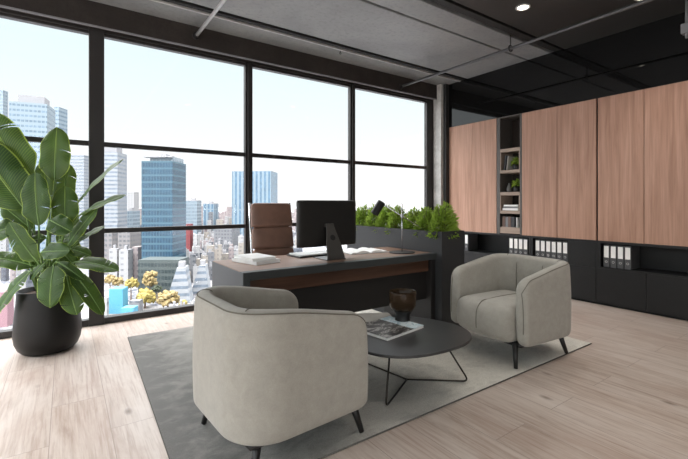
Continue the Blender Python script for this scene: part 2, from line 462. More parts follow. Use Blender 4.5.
def downlight(x, y, label, power, grp):
    d = empty('downlight', (x, y, ZC-.01), label, 'ceiling light', 0, grp)
    smooth_by_angle(MB().lathe([(.050, -.002), (.070, 0), (.070, -.008), (.062, -.012), (.050, -.006)], seg=32, cap=False).build('trim_ring', M['steel'], d))
    MB().lathe([(.049, -.003), (.049, -.0065)], seg=28).build('lens', M['lamp_on'], d)
    l = bpy.data.lights.new('downlight_lamp', 'SPOT'); l.energy = power; l.spot_size = R(110); l.spot_blend = .8; l.shadow_soft_size = .05; l.color = (1, .95, .88)
    lo = bpy.data.objects.new('downlight_lamp', l); col.objects.link(lo); lo.parent = d; lo.location = (0, 0, -.03)
DLP = 36
downlight(3.783, 2.287, 'round glowing downlight set in the dark ceiling', DLP, None)
downlight(4.53, 1.52, 'round downlight seen mirrored in the gloss panel near the hanging rod', DLP, None)
for x, y in ((2.0, 1.2), (3.2, 1.0), (4.5, .4), (2.0, -.8), (3.3, -.8), (4.6, -.9), (.7, .2), (.7, -1.4)):  # unseen downlights added to brighten the floor and rug
    downlight(x, y, 'added unseen downlight in the dark ceiling above and behind the viewer', DLP, 'added downlights behind the viewer')

# ------------------------------------------------------------------ rug
rg = empty('area_rug', (0, 0, 0), 'large grey short-pile rug under the armchairs and desk', 'rug')
poly = [(.395, 1.632), (3.745, 1.632), (3.745, 4.10), (.462, 4.10)]
MB().prism(poly, 0.0005, .010).build('pile', M['rug'], rg)
eb = MB()
def edge(a, b):
    a, b = Vector((*a, .0052)), Vector((*b, .0052)); eb.tube([a, b], .0045, 8)
for i in range(4): edge(poly[i], poly[(i+1) % 4])
eb.build('bound_edge', M['rug_edge'], rg, smooth=True)
ZR = .010

# ------------------------------------------------------------------ wall of cupboards
def leaf_door(root, y0, y1, z0, z1, mat):
    return MB().box(0, .02, y0+.0022, y1-.0022, z0, z1).build('door', mat, root, bevel=.0015)
def upper(ya, yb, ym, label):
    r = empty('wall_cupboard', (5.26, 0, 0), label, 'cupboard', 0, 'pink oak wall cupboards')
    MB().box(.021, .355, yb+.003, ya-.003, .778, 2.484).build('carcass', M['cab_in'], r)
    ys = [ya] + ym + [yb]
    for a, b in zip(ys, ys[1:]): leaf_door(r, b+.001, a-.001, .775, 2.487, M['oak'])
upper(4.498, 3.60, [4.038], 'two-door pink oak wall cupboard left of the open shelf tower')
upper(3.198, 2.236, [2.707], 'two-door pink oak wall cupboard right of the open shelf tower')
upper(2.222, 1.27, [1.75], 'two-door pink oak wall cupboard at the right edge, above the four binders')

tw = empty('open_shelf_tower', (5.26, 3.398, 0), 'narrow open shelf tower between the oak cupboards with plants and books', 'shelf')
HW = .199
MB().box(.0, .33, HW-.055, HW, .775, 2.49).build('side_panel', M['shelf_edge'], tw, bevel=.002)
MB().box(.0, .33, -HW, -HW+.03, .775, 2.49).build('side_panel', M['shelf_edge'], tw, bevel=.002)
MB().box(.315, .345, -HW+.03, HW-.055, .775, 2.49).build('back_panel', M['tback'], tw)
MB().box(.0, .315, -HW+.03, HW-.055, 2.475, 2.49).build('top_panel', M['shelf_edge'], tw)
for z0, z1 in ((1.97, 2.02), (1.662, 1.705), (1.338, 1.386), (1.072, 1.118)):
    MB().box(.003, .315, -HW+.03, HW-.055, z0, z1).build('shelf_board', M['oak_edge'], tw, bevel=.002)
for z0, z1 in ((1.705, 1.97), (1.118, 1.338)):
    MB().box(.003, .30, HW-.067, HW-.055, z0, z1).build('box_side', M['oak_edge'], tw)
    MB().box(.003, .30, -HW+.03, -HW+.045, z0, z1).build('box_side', M['oak_edge'], tw)
MB().box(.004, .315, -HW+.03, HW-.055, .785, .878).build('drawer', M['oak_edge'], tw, bevel=.002)

def base(ya, yb, niches, label, seams=()):
    """black floor cupboard; niches are (y_high, y_low) openings above the doors"""
    r = empty('base_cupboard', (5.26, 0, 0), label, 'cupboard', 0, 'black base cupboards')
    zn0, zn1 = .462, .745
    MB().box(.05, .355, yb, ya, .0, .035).build('plinth', M['groove'], r)
    MB().box(.021, .355, yb+.001, ya-.001, .035, zn0-.018).build('carcass', M['cab_in'], r)
    MB().box(0.002, .355, yb+.001, ya-.001, zn0-.018, zn0).build('niche_floor', M['cab'], r, bevel=.001)
    MB().box(0.002, .355, yb+.001, ya-.001, zn1, .773).build('top_board', M['cab'], r, bevel=.001)
    MB().box(.335, .355, yb+.001, ya-.001, zn0, zn1).build('niche_back', M['cab_in'], r)
    prev = ya-.001
    for hi, lo in niches:
        if prev - hi > .005: MB().box(.002, .335, hi, prev, zn0, zn1).build('divider', M['cab'], r, bevel=.001)
        prev = lo
    if prev - yb > .005: MB().box(.002, .335, yb+.001, prev, zn0, zn1).build('divider', M['cab'], r, bevel=.001)
    ys = [ya-.001] + list(seams) + [yb+.001]
    for a, b in zip(ys, ys[1:]): leaf_door(r, b, a, .036, zn0-.019, M['cab'])
base(4.498, 3.07, [(4.30, 3.095)], 'black base cupboard in the corner with a binder niche, beside the planter', (3.78,))
base(3.07, 2.24, [(3.04, 2.568)], 'black base cupboard with six binders in its niche, behind the far armchair', (2.66,))
base(2.24, .79, [(2.19, .82)], 'black base cupboard at the right edge with four binders in a long niche', (1.73, 1.26))

def binder(y, label, grp, w=.066, first=[None]):
    if first[0] is None:
        r = empty('ring_binder', (5.285, y, .4625), label, 'binder', 0, grp)
        cv = MB().box(0, .25, -w/2, w/2, 0, .268).build('cover', M['binder'], r, bevel=.004)
        MB().box(-.0012, .001, -w/2+.008, w/2-.008, .115, .252).build('spine_label', M['paper'], cv)
        MB().lathe([(.009, 0), (.013, .0), (.013, .003), (.009, .003)], seg=16, cap=False).tf(Matrix.Translation((-.0005, 0, .065)) @ Matrix.Rotation(-PI/2, 4, 'Y')).build('finger_ring', M['steel'], cv)
        MB().lathe([(.010, 0), (.010, .001)], seg=16).tf(Matrix.Translation((-.0006, 0, .065)) @ Matrix.Rotation(-PI/2, 4, 'Y')).build('finger_hole', M['groove'], cv)
        first[0] = r; return r
    return dup(first[0], (5.285, y, .4625), None, label, None, grp)
ordn = ['leftmost', 'second from left', 'third from left', 'fourth from left', 'fifth from left', 'sixth from left']
for k in range(4): binder(3.378-.0735*k, 'grey binder with white spine label, %s of the four under the shelf tower' % (ordn[k] if k < 3 else 'rightmost'), 'binders under the shelf tower')
for k in range(6): binder(2.983-.0735*k, 'grey binder with white spine label, %s of the six above the far armchair' % (ordn[k] if k < 5 else 'rightmost'), 'binders above the far armchair')
for k in range(4): binder(2.136-.0735*k, 'grey binder with white spine label, %s of the four in the right-hand niche' % (ordn[k] if k < 3 else 'rightmost'), 'binders in the right-hand niche')
binder(4.165, 'lone grey binder with white spine label in the corner niche just right of the planter', None)

# things on the tower shelves
def book_up(y, z, w, h, mat, label, name='book', lean=0, grp=None, d=.17):
    r = empty(name, (5.29, y, z), label, 'book', 0, grp)
    a = MB().box(0, d, -w/2, w/2, 0, h).box(.004, d+.0, -w/2+.003, w/2-.003, .004, h-.004)
    m1 = MB().box(0, d, -w/2, -w/2+.003, 0, h).box(0, d, w/2-.003, w/2, 0, h).box(0, .004, -w/2, w/2, 0, h)
    m2 = MB().box(.004, d-.004, -w/2+.003, w/2-.003, .004, h-.004)
    a.bm.free()
    m1.build('cover', mat, r); m2.build('pages', M['paper'], r)
    if lean: r.rotation_euler = (R(lean), 0, 0); r.location.z += abs(math.sin(R(lean)))*w/2
    return r
book_up(3.492, 1.706, .022, .215, M['bookd'], 'dark upright book leaning at the left of the shelf below the empty top shelf', lean=6)
book_up(3.452, 1.706, .016, .205, M['paper2'], 'pale upright book leaning beside the dark one, left of the upper shelf plant', lean=7)
for k, (w, h, mm, lb) in enumerate([(.050, .15, 'bookb', 'brown upright book, leftmost on the lowest open shelf'), (.038, .145, 'bookg', 'grey upright book, second from left on the lowest open shelf'),
        (.042, .15, 'bookb', 'brown upright book between grey and black ones on the lowest open shelf'), (.055, .147, 'bookd', 'thick black upright book on the lowest open shelf'), (.018, .143, 'paper', 'thin white upright book, rightmost on the lowest open shelf')]):
    y = [3.500, 3.452, 3.408, 3.355, 3.292][k]
    book_up(y, .8785, w, h, M[mm], lb, grp='books upright on the lowest open shelf')
zz = 1.1185
for k, (w, d, h, mm, lb) in enumerate([(.25, .19, .034, 'paper', 'white book at the bottom of the flat stack on the open shelf'), (.235, .19, .022, 'bookg', 'grey book in the middle of the flat stack on the open shelf'), (.22, .18, .028, 'paper', 'white book on top of the flat stack on the open shelf')]):
    r = empty('book', (5.285, 3.395-.004*k, zz), lb, 'book', 0, 'flat books on the open shelf')
    MB().box(0, d, -w/2, w/2, 0, .003).box(0, d, -w/2, w/2, h-.003, h).box(0, .003, -w/2, w/2, 0, h).build('cover', M[mm], r)
    MB().box(.004, d-.004, -w/2+.004, w/2-.004, .003, h-.003).build('pages', M['paper'], r)
    zz += h + .0008
va = empty('vase', (5.36, 3.455, 1.3865), 'small grey ceramic vase left of the lower shelf plant', 'vase')
MB().lathe([(.022, 0), (.036, .02), (.040, .05), (.030, .085), (.014, .11), (.013, .125), (.017, .135), (.012, .134), (.010, .11)], seg=24).build('body', M['ceramic'], va, smooth=True)

def foliage(n, rx, rz_, lw, ll, seed, up=.3, ry=None, spiky=False):
    """a bush of little folded blades growing from the middle"""
    rnd = random.Random(seed); mb = MB(); uvs = []
    ry = ry or rx
    for i in range(n):
        a = rnd.uniform(0, 2*PI); e = math.asin(rnd.uniform(-.15, 1))
        rr = rnd.uniform(.55, 1.0)
        c = Vector((rx*rr*math.cos(a)*math.cos(e), ry*rr*math.sin(a)*math.cos(e), max(.0, rz_*(rr*math.sin(e)))))
        dirv = (Vector((math.cos(a)*math.cos(e), math.sin(a)*math.cos(e), math.sin(e)+up)) + Vector((rnd.uniform(-.5, .5), rnd.uniform(-.5, .5), rnd.uniform(-.5, .4)))).normalized()
        side = dirv.cross(Vector((rnd.uniform(-1, 1), rnd.uniform(-1, 1), rnd.uniform(.2, 1)))).normalized()
        nrm = side.cross(dirv)
        L = ll*rnd.uniform(.6, 1.2); W = lw*rnd.uniform(.7, 1.2)
        pts = []
        for t, w in ((0, .15), (.35, 1), (.7, .75), (1, .02)):
            p = c + dirv*L*t - Vector((0, 0, 1))*L*.25*t*t
            pts.append((p - side*W*w/2 + nrm*W*.15*w, p, p + side*W*w/2 + nrm*W*.15*w))
        v = [[mb.bm.verts.new(q) for q in r] for r in pts]
        for x, y in zip(v, v[1:]):
            for k in (0, 1): mb.bm.faces.new((x[k], x[k+1], y[k+1], y[k]))
    return mb
def uv_simple(o):
    uv = o.data.uv_layers.new(name='UVMap')
    for d in uv.data: d.uv = (.3, .3)
def potted(y, z, label, seed):
    r = empty('potted_plant', (5.365, y, z), label, 'plant', 0, 'small plants on the open shelves')
    MB().lathe([(.036, 0), (.046, .015), (.050, .085), (.044, .085), (.042, .07)], seg=24).build('pot', M['blackm'], r, smooth=True)
    f = foliage(160, .046, .085, .018, .050, seed, .3).tf(Matrix.Translation((0, 0, .085))).build('foliage', M['shrub'], r); uv_simple(f)
potted(3.348, 1.706, 'small green plant in a black pot beside leaning books on the upper shelf', 3)
potted(3.340, 1.3865, 'small green plant in a black pot beside the grey vase on the lower shelf', 4)

# ------------------------------------------------------------------ armchairs
def make_armchair(label, loc, rz):
    r = empty('armchair', loc, label, 'armchair', rz, 'beige tub armchairs')
    A, XB, XF, RB, T = .372, -.378, .318, .215, .092     # half width, back, arm front, plan corner radius, thickness
    ZB, ZBACK, ZARM = .162, .745, .650
    # outer plan path from the right arm's front round the back to the left arm's front
    path = []
    n1 = 16
    for i in range(n1): path.append((Vector((XF + (XB+RB-XF)*i/n1, -A)), Vector((0, -1))))
    for i in range(13):
        a = -PI/2 - PI/2*i/12
        path.append((Vector((XB+RB+RB*math.cos(a), -A+RB+RB*math.sin(a))), Vector((math.cos(a), math.sin(a)))))
    for i in range(1, 8): path.append((Vector((XB, -A+RB+(2*A-2*RB)*i/8)), Vector((-1, 0))))
    for i in range(13):
        a = PI - PI/2*i/12
        path.append((Vector((XB+RB+RB*math.cos(a), A-RB+RB*math.sin(a))), Vector((math.cos(a), math.sin(a)))))
    for i in range(1, n1+1): path.append((Vector((XB+RB + (XF-XB-RB)*i/n1, A)), Vector((0, 1))))
    def htop(x):                                          # height falls from the back to the arm fronts
        t = max(0, min(1, (x - (XB+.10)) / (XF - XB - .10)))
        t = .5*t*t*(3-2*t) + .5*t**1.6
        return ZBACK + (ZARM-ZBACK)*t
    def section(p, nrm, h, zb, t):
        """closed loop in the (inward, z) plane"""
        out = []; rr = min(t*.42, .038)
        W = t
        def corner(cx, cz, a0):
            for k in range(5):
                a = a0 + PI/2*k/4; out.append((cx + rr*math.cos(a), cz + rr*math.sin(a)))
        corner(W-rr, h-rr, 0)                             # inner top
        corner(rr, h-rr, PI/2)                            # outer top
        for k in range(1, 6): out.append((0, h-rr-(h-zb-2*rr)*k/6))
        corner(rr, zb+rr, PI)                             # outer bottom
        corner(W-rr, zb+rr, 3*PI/2)
        for k in range(1, 6): out.append((W, zb+rr+(h-zb-2*rr)*k/6))
        res = []
        for i_, z in out:
            lean = -.008*(1 - max(0, min(1, (z-zb)/.5)))  # slight taper to the foot
            bulge = .012*math.sin(PI*max(0, min(1, (z-zb)/(h-zb))))
            q = p - nrm*(i_ - lean*-1 - bulge*(1 if i_ < W/2 else -1)*.7)
            res.append((q.x, q.y, z))
        return res
    RF = .095                                             # rounding of the arm front in side view
    secs = []; rim = []; rim_in = []
    def add(p, nrm, x):
        dx = XF - x
        h = htop(x); zb = ZB; t = T
        if abs(nrm.x) < .5 and dx < RF:
            q = (RF - dx)/RF; h -= RF*(1-math.sqrt(max(0, 1-q*q)))*.95
            zb += .035*q**4
        if abs(nrm.x) < .5 and dx < .03:
            q = (.03-dx)/.03; t = T*(.35 + .65*math.sqrt(max(0, 1-q*q)))
        pin = p - nrm*(T-t)/2
        secs.append(section(pin, nrm, h, zb, t)); rim.append((p.x, p.y, h)); rim_in.append((p.x-nrm.x*T, p.y-nrm.y*T, h))
    fx = [XF - d for d in (0, .004, .012, .022, .034, .05, .07, .095, .12)]
    for x in fx: add(Vector((x, -A)), Vector((0, -1)), x)
    for p, nrm in path:
        if abs(nrm.x) < .5 and p.x > XF-.14: continue
        add(p, nrm, p.x)
    for x in reversed(fx): add(Vector((x, A)), Vector((0, 1)), x)
    sh = MB().rings(secs, True, True).build('shell', M['fab'], r, smooth=True, subsurf=1)
    # piping round the outer top edge and down both arm fronts
    pp = []
    for (x, y, z), s in zip(rim, secs):
        q = Vector(s[7]); pp.append(q)
    fr = [Vector(secs[0][k]) for k in range(10, 15)]; fl = [Vector(secs[-1][k]) for k in range(10, 15)]
    MB().tube(fr[::-1] + pp + fl, .0032, 6).build('piping', M['seam'], sh, smooth=True)
    rs = MB()
    for i_ in (len(secs)//2 - 9, len(secs)//2 + 9):
        rs.tube([Vector(secs[i_][k]) + Vector((0, 0, .001)) for k in range(2, 7)], .0026, 6)
    rs.build('rim_seam', M['seam'], sh, smooth=True)
    bk = MB()
    for yv in (-.15, .10):                                # seams down the inside of the back
        bk.tube([(XB+T-.012, yv, ZBACK-.02), (XB+T+.006, yv, .66), (XB+T+.012, yv, .56), (XB+T+.006, yv, .42)], .0026, 6)
    bk.build('back_seam', M['seam'], sh, smooth=True)
    # seat: deep cushion block with a bowed, rounded front
    def fn(q):
        f = q.x/.30
        z = q.z
        if q.z > 0: z += .018*max(0, 1-(q.y/.29)**2)*max(0, 1-abs(f)**3)
        x = q.x + (.045*(1-(q.y/.30)**2) if q.x > 0 else 0)*min(1, max(0, q.x/.2))
        x += .018*math.sin(PI*max(0, min(1, (q.z+.13)/.26)))*(1 if q.x > .15 else 0)
        y = q.y*(1 + .055*max(0, min(1, (q.x-.19)/.10)))
        return Vector((x, y, z))
    st_ = MB().rbox((.60, .535, .275), .075, 7, fn, (.045, 0, .2945)).build('seat', M['fab'], r, smooth=True, subsurf=1)
    sm = []
    import itertools
    for k in range(25):
        t = k/24
        if t < .45: x = -.20 + (.50)*(t/.45); z = .2945 + .1375 + .018*max(0, 1-abs((x-.045)/.30)**3)
        else:
            a = (t-.45)/.55
            x = None
        if x is not None and x < .30: sm.append(Vector((x, 0, z + .001)))
    # follow the actual rounded front
    for a in range(0, 10):
        ang = PI/2*(1-a/9)
        qx = .30-.075+.075*math.cos(ang); qz = .1375-.075+.075*math.sin(ang)
        q = fn(Vector((qx, 0, qz))); sm.append(Vector((q.x+.045+.001, 0, q.z+.2945+.001)))
    for a in range(1, 8):
        q = fn(Vector((.30, 0, .0625 - .125*a/7))); sm.append(Vector((q.x+.045+.001, 0, q.z+.2945)))
    sm.sort(key=lambda v: 0)
    MB().tube(sm, .003, 6).build('seat_seam', M['seam'], st_, smooth=True)
    MB().rbox((.58, .60, .04), .018, 3, None, (-.02, 0, .152)).build('base', M['blackm'], r, smooth=True)
    for sx in (-1, 1):
        for sy in (-1, 1):
            p0 = Vector((sx*.272 + .018, sy*.265, .166)); p1 = Vector((sx*.312 + .018, sy*.302, .0045))
            MB().tube([p0, p0.lerp(p1, .5), p1], [.022, .018, .014], 12).build('leg', M['blackm'], r, smooth=True)
    return r
ac = make_armchair('beige tub armchair in the foreground, turned away, its back to the viewer', (.935, 1.965, ZR), R(4))
ac2 = dup(ac, (3.052, 1.958, ZR), R(175), 'beige tub armchair beyond the coffee table, facing left with its seat showing')

# ------------------------------------------------------------------ coffee table and what lies on it
ZTB = .375
ct = empty('coffee_table', (1.825, 1.94, ZR), 'low charcoal coffee table with rounded top and looped wire base', 'table')
def rt(a, k=1.0): return (.408 + .028*math.cos(3*(a-R(-33))))*k
poly = [(rt(2*PI*i/96)*math.cos(2*PI*i/96), rt(2*PI*i/96)*math.sin(2*PI*i/96)) for i in range(96)]
smooth_by_angle(MB().prism(poly, ZTB-ZR-.016, ZTB-ZR).build('tabletop', M['tabletop'], ct, bevel=.004), 30)
hub = Vector((.085, .06, .010))
for ang, rr in ((-153, .31), (-26, .455), (88, .52)):
    a = R(ang); foot = Vector((rr*math.cos(a), rr*math.sin(a), .010))
    top = Vector((.24*math.cos(a)-.0, .24*math.sin(a), ZTB-ZR-.017))
    d1 = (foot-hub).normalized(); d2 = (top-foot).normalized()
    pts = [hub] + bez(foot - d1*.045, foot, foot + d2*.045, 8) + [top]
    MB().tube(pts, .0062, 8).build('wire_leg', M['bronze'], ct, smooth=True)
MB().lathe([(.21, ZTB-ZR-.020), (.22, ZTB-ZR-.016)], seg=32).build('mounting_plate', M['blackm'], ct)

def cover_mat():
    m = NT('magazine_cover'); v = m.mapping()
    n = m.noise(m.mapping(scale=(5, 9, 1)), 1.6, 5, .6, 1.4)
    c = m.ramp(n, [(.38, (.02, .018, .017)), (.5, (.06, .055, .05)), (.55, (.45, .43, .41)), (.62, (.08, .075, .07))])
    sp = m.node('ShaderNodeSeparateXYZ'); m.link(v, sp.inputs[0])
    n2 = m.noise(m.mapping(scale=(8, 14, 1)), 2, 3, .6, .8)
    blue = m.ramp(n2, [(.4, (.50, .66, .72)), (.58, (.82, .88, .90)), (.66, (.25, .40, .48))])
    c = m.mix(m.math('GREATER_THAN', m.math('ADD', sp.outputs[0], m.math('MULTIPLY', n, .03)), .09), c, blue)
    m.set(c, .35, 0, .5); return m.m
MC = cover_mat()
mg = empty('magazine', (1.85, 2.06, ZTB), 'magazine with dark photo cover and pale blue end, under the goblet', 'magazine')
ax = (Vector((1.997, 1.927)) - Vector((1.624, 1.87))).normalized(); mg.rotation_euler = (0, 0, math.atan2(ax.y, ax.x))
mg.location = (1.624 + .5*.373*ax.x - .5*.30*ax.y + .0, 1.87 + .5*.373*ax.y + .5*.30*ax.x, ZTB)
MB().box(-.188, .188, -.150, .150, .0015, .0175).build('pages', M['paper'], mg)
MB().box(-.190, .190, -.152, .152, .0175, .0192).build('cover', MC, mg)
MB().box(-.190, .190, -.152, .152, 0, .0014).build('back_cover', M['paper2'], mg)
br = empty('brochure', (1.86, 2.325, ZTB), 'plain white brochure lying behind the magazine on the coffee table', 'brochure')
br.rotation_euler = (0, 0, R(62))
b = MB()
rows = []
for i in range(9):
    x = -.11+.22*i/8; rows.append([(x, -.15, .002+.008*math.sin(PI*i/8)), (x, .115, .002+.008*math.sin(PI*i/8)), (x, .115, .0005+.008*math.sin(PI*i/8)*.8), (x, -.15, .0005+.008*math.sin(PI*i/8)*.8)])
b.rings(rows, True, True).build('sheet', M['paper2'], br)

gb = empty('goblet', (1.965, 2.10, ZTB+.0195), 'smoky brown glass goblet with a short black foot, on the magazine', 'goblet')
MB().lathe([(.054, 0), (.054, .004), (.050, .02), (.054, .045), (.066, .066), (.066, .07)], seg=40).build('foot', M['blackm'], gb, smooth=True)
MB().lathe([(.0, .071), (.058, .071), (.080, .080), (.093, .105), (.096, .14), (.096, .200), (.0945, .203), (.092, .200), (.092, .14), (.088, .108), (.076, .087), (.055, .078), (.0, .078)], seg=48, cap=False).build('bowl', M['smoke'], gb, smooth=True)

# ------------------------------------------------------------------ desk and what stands on it
dk = empty('desk', (1.930, 2.955, 0), 'executive desk with walnut top, grey edges and black modesty panel', 'desk')
DX, DY0, DY1, DZ = .948, -.345, .355, .75
tp = MB().box(-DX+.0525, DX, DY0, DY1, DZ-.058, DZ-.004)
tp.build('top_slab', M['desk'], dk, bevel=.003)
MB().box(-DX, -DX+.052, DY0, DY1, ZR, DZ-.0045).build('side_panel', M['desk'], dk, bevel=.003)
MB().box(DX-.052, DX, DY0+.02, DY1, ZR, DZ-.0585).build('side_panel', M['deskblk'], dk, bevel=.003)
MB().box(-DX+.006, DX-.012, DY0+.065, DY1-.004, DZ-.004, DZ).build('wood_inlay', M['walnut_top'], dk)
MB().box(-DX, DX, DY0, DY0+.064, DZ-.004, DZ).build('front_edge', M['desk'], dk)
MB().box(-DX+.053, DX-.06, DY0+.05, DY0+.075, DZ-.168, DZ-.059).build('apron', M['walnut'], dk, bevel=.002)
MB().box(-DX+.053, DX-.053, DY0+.085, DY0+.105, .312, DZ-.0595).build('modesty_panel', M['deskblk'], dk)
ZD = DZ

mn = empty('desktop_monitor', (1.85, 2.87, ZD), 'large dark monitor seen from behind on an angled stand', 'monitor')
hs_ = MB().rbox((.598, .030, .395), .0145, 8, None, (0, .045, .300)).build('housing', M['mon'], mn, smooth=True)
MB().box(-.285, .285, .0602, .0612, .125, .482).build('screen', M['screen'], hs_)
st = MB()
def sec(y, z, w, t): return [(-w/2, y-t/2, z), (w/2, y-t/2, z), (w/2, y+t/2, z), (-w/2, y+t/2, z)]
st.rings([sec(.012, .300, .070, .012), sec(-.010, .24, .092, .012), sec(-.055, .12, .148, .012), sec(-.088, .03, .168, .012), sec(-.092, .008, .172, .012), sec(-.092, .0005, .172, .012)])
nk_ = st.build('neck', M['mon_stand'], mn, bevel=.003)
MB().box(-.095, .095, -.098, .125, .0, .0075).build('foot', M['mon_stand'], mn, bevel=.003)
MB().box(-.04, .04, 0, .034, .27, .298).build('hinge', M['mon_stand'], mn, bevel=.003)
hl = MB().lathe([(.0, 0), (.0245, 0), (.0245, .002), (0, .002)], seg=28, cap=False)
slope = Vector((0, .045, .12)).normalized(); nv = Vector((0, -slope.z, slope.y))
hl.tf(Matrix.Translation(Vector((0, -.0325, .18)) + nv*.0065) @ nv.to_track_quat('Z', 'Y').to_matrix().to_4x4()).build('cable_hole', M['groove'], nk_)

kb = empty('keyboard', (1.86, 3.15, ZD), 'slim keyboard with white keys between the chair and the monitor', 'keyboard', R(3))
kbb = MB().prism([(-.225, -.11), (.225, -.11), (.225, .115), (-.225, .115)], .001, .014); kcase = kbb.build('case', M['mon'], kb, bevel=.003)
for rr in range(5):
    nk = 14
    for c_ in range(nk):
        if rr == 0 and 4 <= c_ <= 8:
            if c_ != 4: continue
            x0 = -.205+.41*4/nk; x1 = -.205+.41*9/nk-.003
        else: x0 = -.205+.41*c_/nk; x1 = x0+.41/nk-.003
        y0 = -.10+.042*rr
        MB().box(x0, x1, y0, y0+.038, .0142, .0245).build('key', M['white'], kb)

def flat_book(name, loc, rz, w, d, h, label, grp, cov):
    r = empty(name, loc, label, 'book', rz, grp)
    MB().box(-w/2, w/2, -d/2, d/2, 0, .003).box(-w/2, w/2, -d/2, d/2, h-.003, h).box(-w/2, -w/2+.003, -d/2, d/2, 0, h).build('cover', cov, r, bevel=.001)
    MB().box(-w/2+.003, w/2-.004, -d/2+.004, d/2-.004, .003, h-.003).build('pages', M['paper'], r)
flat_book('book', (1.26, 3.06, ZD), R(14), .235, .33, .026, 'white book at the bottom of the stack on the desk corner', 'white books on the desk', M['white'])
flat_book('book', (1.255, 3.07, ZD+.0265), R(8), .215, .30, .022, 'white book on top of the stack on the desk corner', 'white books on the desk', M['white'])

ob = empty('open_book', (2.38, 3.10, ZD), 'open white book lying on the desk right of the monitor', 'book', R(-8))
def page(sx):
    mb = MB(); top = []; 
    n = 10
    for i in range(n+1):
        t = i/n; x = sx*(.004 + .205*t); z = .006 + .026*math.sin(PI*min(1, t*1.25))**.8*(1-t*.55) if t < .8 else .006 + .012*(1-(t-.8)/.2)
        top.append((x, z))
    rows = [[(x, -.14, .0015), (x, .14, .0015), (x, .14, z), (x, -.14, z)] for x, z in top]
    mb.rings(rows, True, True); return mb
page(1).build('page_block', M['paper'], ob, smooth=False); page(-1).build('page_block', M['paper'], ob)
MB().box(-.214, .214, -.145, .145, 0, .0014).build('cover', M['bookd'], ob)

dl = empty('desk_lamp', (2.64, 2.83, ZD), 'slim desk lamp with steel pole and black cylinder head', 'lamp')
MB().lathe([(0, 0), (.122, 0), (.122, .008), (.118, .010), (0, .010)], seg=40, cap=False).build('base', M['blackm'], dl)
MB().tube([(0, 0, .010), (0, 0, .475)], .0040, 10).build('pole', M['chrome'], dl, smooth=True)
arm_l, arm_r = Vector((-.155, .098, .462)), Vector((.20, -.14, .197))
jn = Vector((.008, -.004, .345))
MB().tube([arm_l, jn, arm_r], .0042, 8).build('arm', M['chrome'], dl, smooth=True)
MB().rbox((.026, .022, .03), .006, 3, None, (0, 0, .352)).build('joint', M['steel'], dl, smooth=True)
hc = Vector((-.195, .125, .425)); hd = Vector((-.078, .03, -.125)).normalized()
hm = MB().lathe([(0, -.07), (.037, -.07), (.039, -.066), (.039, .066), (.036, .066), (.035, .045), (0, .045)], seg=32, cap=False).tf(Matrix.Translation(hc) @ hd.to_track_quat('Z', 'Y').to_matrix().to_4x4())
smooth_by_angle(hm.build('head', M['blackm'], dl))

# ------------------------------------------------------------------ office chair
oc = empty('office_chair', (1.77, 3.80, ZR), 'high-back brown leather office chair with chrome side frame, behind the desk', 'chair', R(-4))
# facing -Y
def padf(w, z0, z1, lean):
    h = z1-z0
    m = MB().rbox((w, .062, h), .028, 6, lambda q: Vector((q.x*(1-.04*(q.z/h+.5)), q.y - (.012*(1-(q.x/(w/2))**2) if q.y < 0 else 0), q.z)))
    y0, y1 = lean(z0), lean(z1); a = math.atan2(y1-y0, h)
    return m.tf(Matrix.Translation((0, (y0+y1)/2, (z0+z1)/2)) @ Matrix.Rotation(-a, 4, 'X'))
lean = lambda z: .16*(z-.5)
MB().box(-.19, .19, -.01, .006, .0, .66).tf(Matrix.Translation((0, .036, .53)) @ Matrix.Rotation(-math.atan(.16), 4, 'X')).build('back_sling', M['leather'], oc)
for z0, z1 in ((.52, .748), (.744, .966), (.962, 1.215)):
    padf(.455, z0, z1, lean).build('back_pad', M['leather'], oc, smooth=True)
for sx in (-1, 1):
    x = sx*.222
    MB().tube([(x, .035 + lean(1.215), 1.215), (x, .035+lean(.9), .9), (x, .035+lean(.55), .55), (x, -.03, .47), (x, -.15, .455), (x, -.42, .47)], .012, 10).build('side_frame', M['chrome'], oc, smooth=True)
    ap = [(x, -.05, .46), (x*1.18, -.06, .60), (x*1.2, -.10, .655), (x*1.2, -.30, .655), (x*1.18, -.34, .60), (x, -.34, .47)]
    MB().tube(ap, .011, 8).build('armrest', M['chrome'], oc, smooth=True)
for k in range(2):
    y0 = -.43 + .22*k
    MB().rbox((.455, .225, .07), .028, 5, None, (0, y0+.11, .475)).build('seat_pad', M['leather'], oc, smooth=True)
MB().lathe([(.03, .08), (.03, .3), (.045, .3), (.045, .43)], (0, -.2), 20).build('gas_lift', M['chrome'], oc, smooth=True)
MB().box(-.18, .18, -.26, -.14, .425, .445).build('seat_bracket', M['blackm'], oc, bevel=.003)
for k in range(5):
    a = 2*PI*k/5+.3; e = Vector((.29*math.cos(a), -.2+.29*math.sin(a), .075))
    bl_ = MB().tube([(0, -.2, .105), e], [.024, .014], 10).build('base_leg', M['chrome'], oc, smooth=True)
    t = Vector((-math.sin(a), math.cos(a), 0)); d_ = Vector((math.cos(a), math.sin(a), 0))
    w = MB()
    for s in (-1, 1):
        w.tube([e + t*s*.010 + Vector((0, 0, -.047)), e + t*s*.028 + Vector((0, 0, -.047))], .0275, 16)
    w.tube([e, e + Vector((0, 0, -.04))], .008, 8)
    w.build('caster', M['blackm'], bl_)

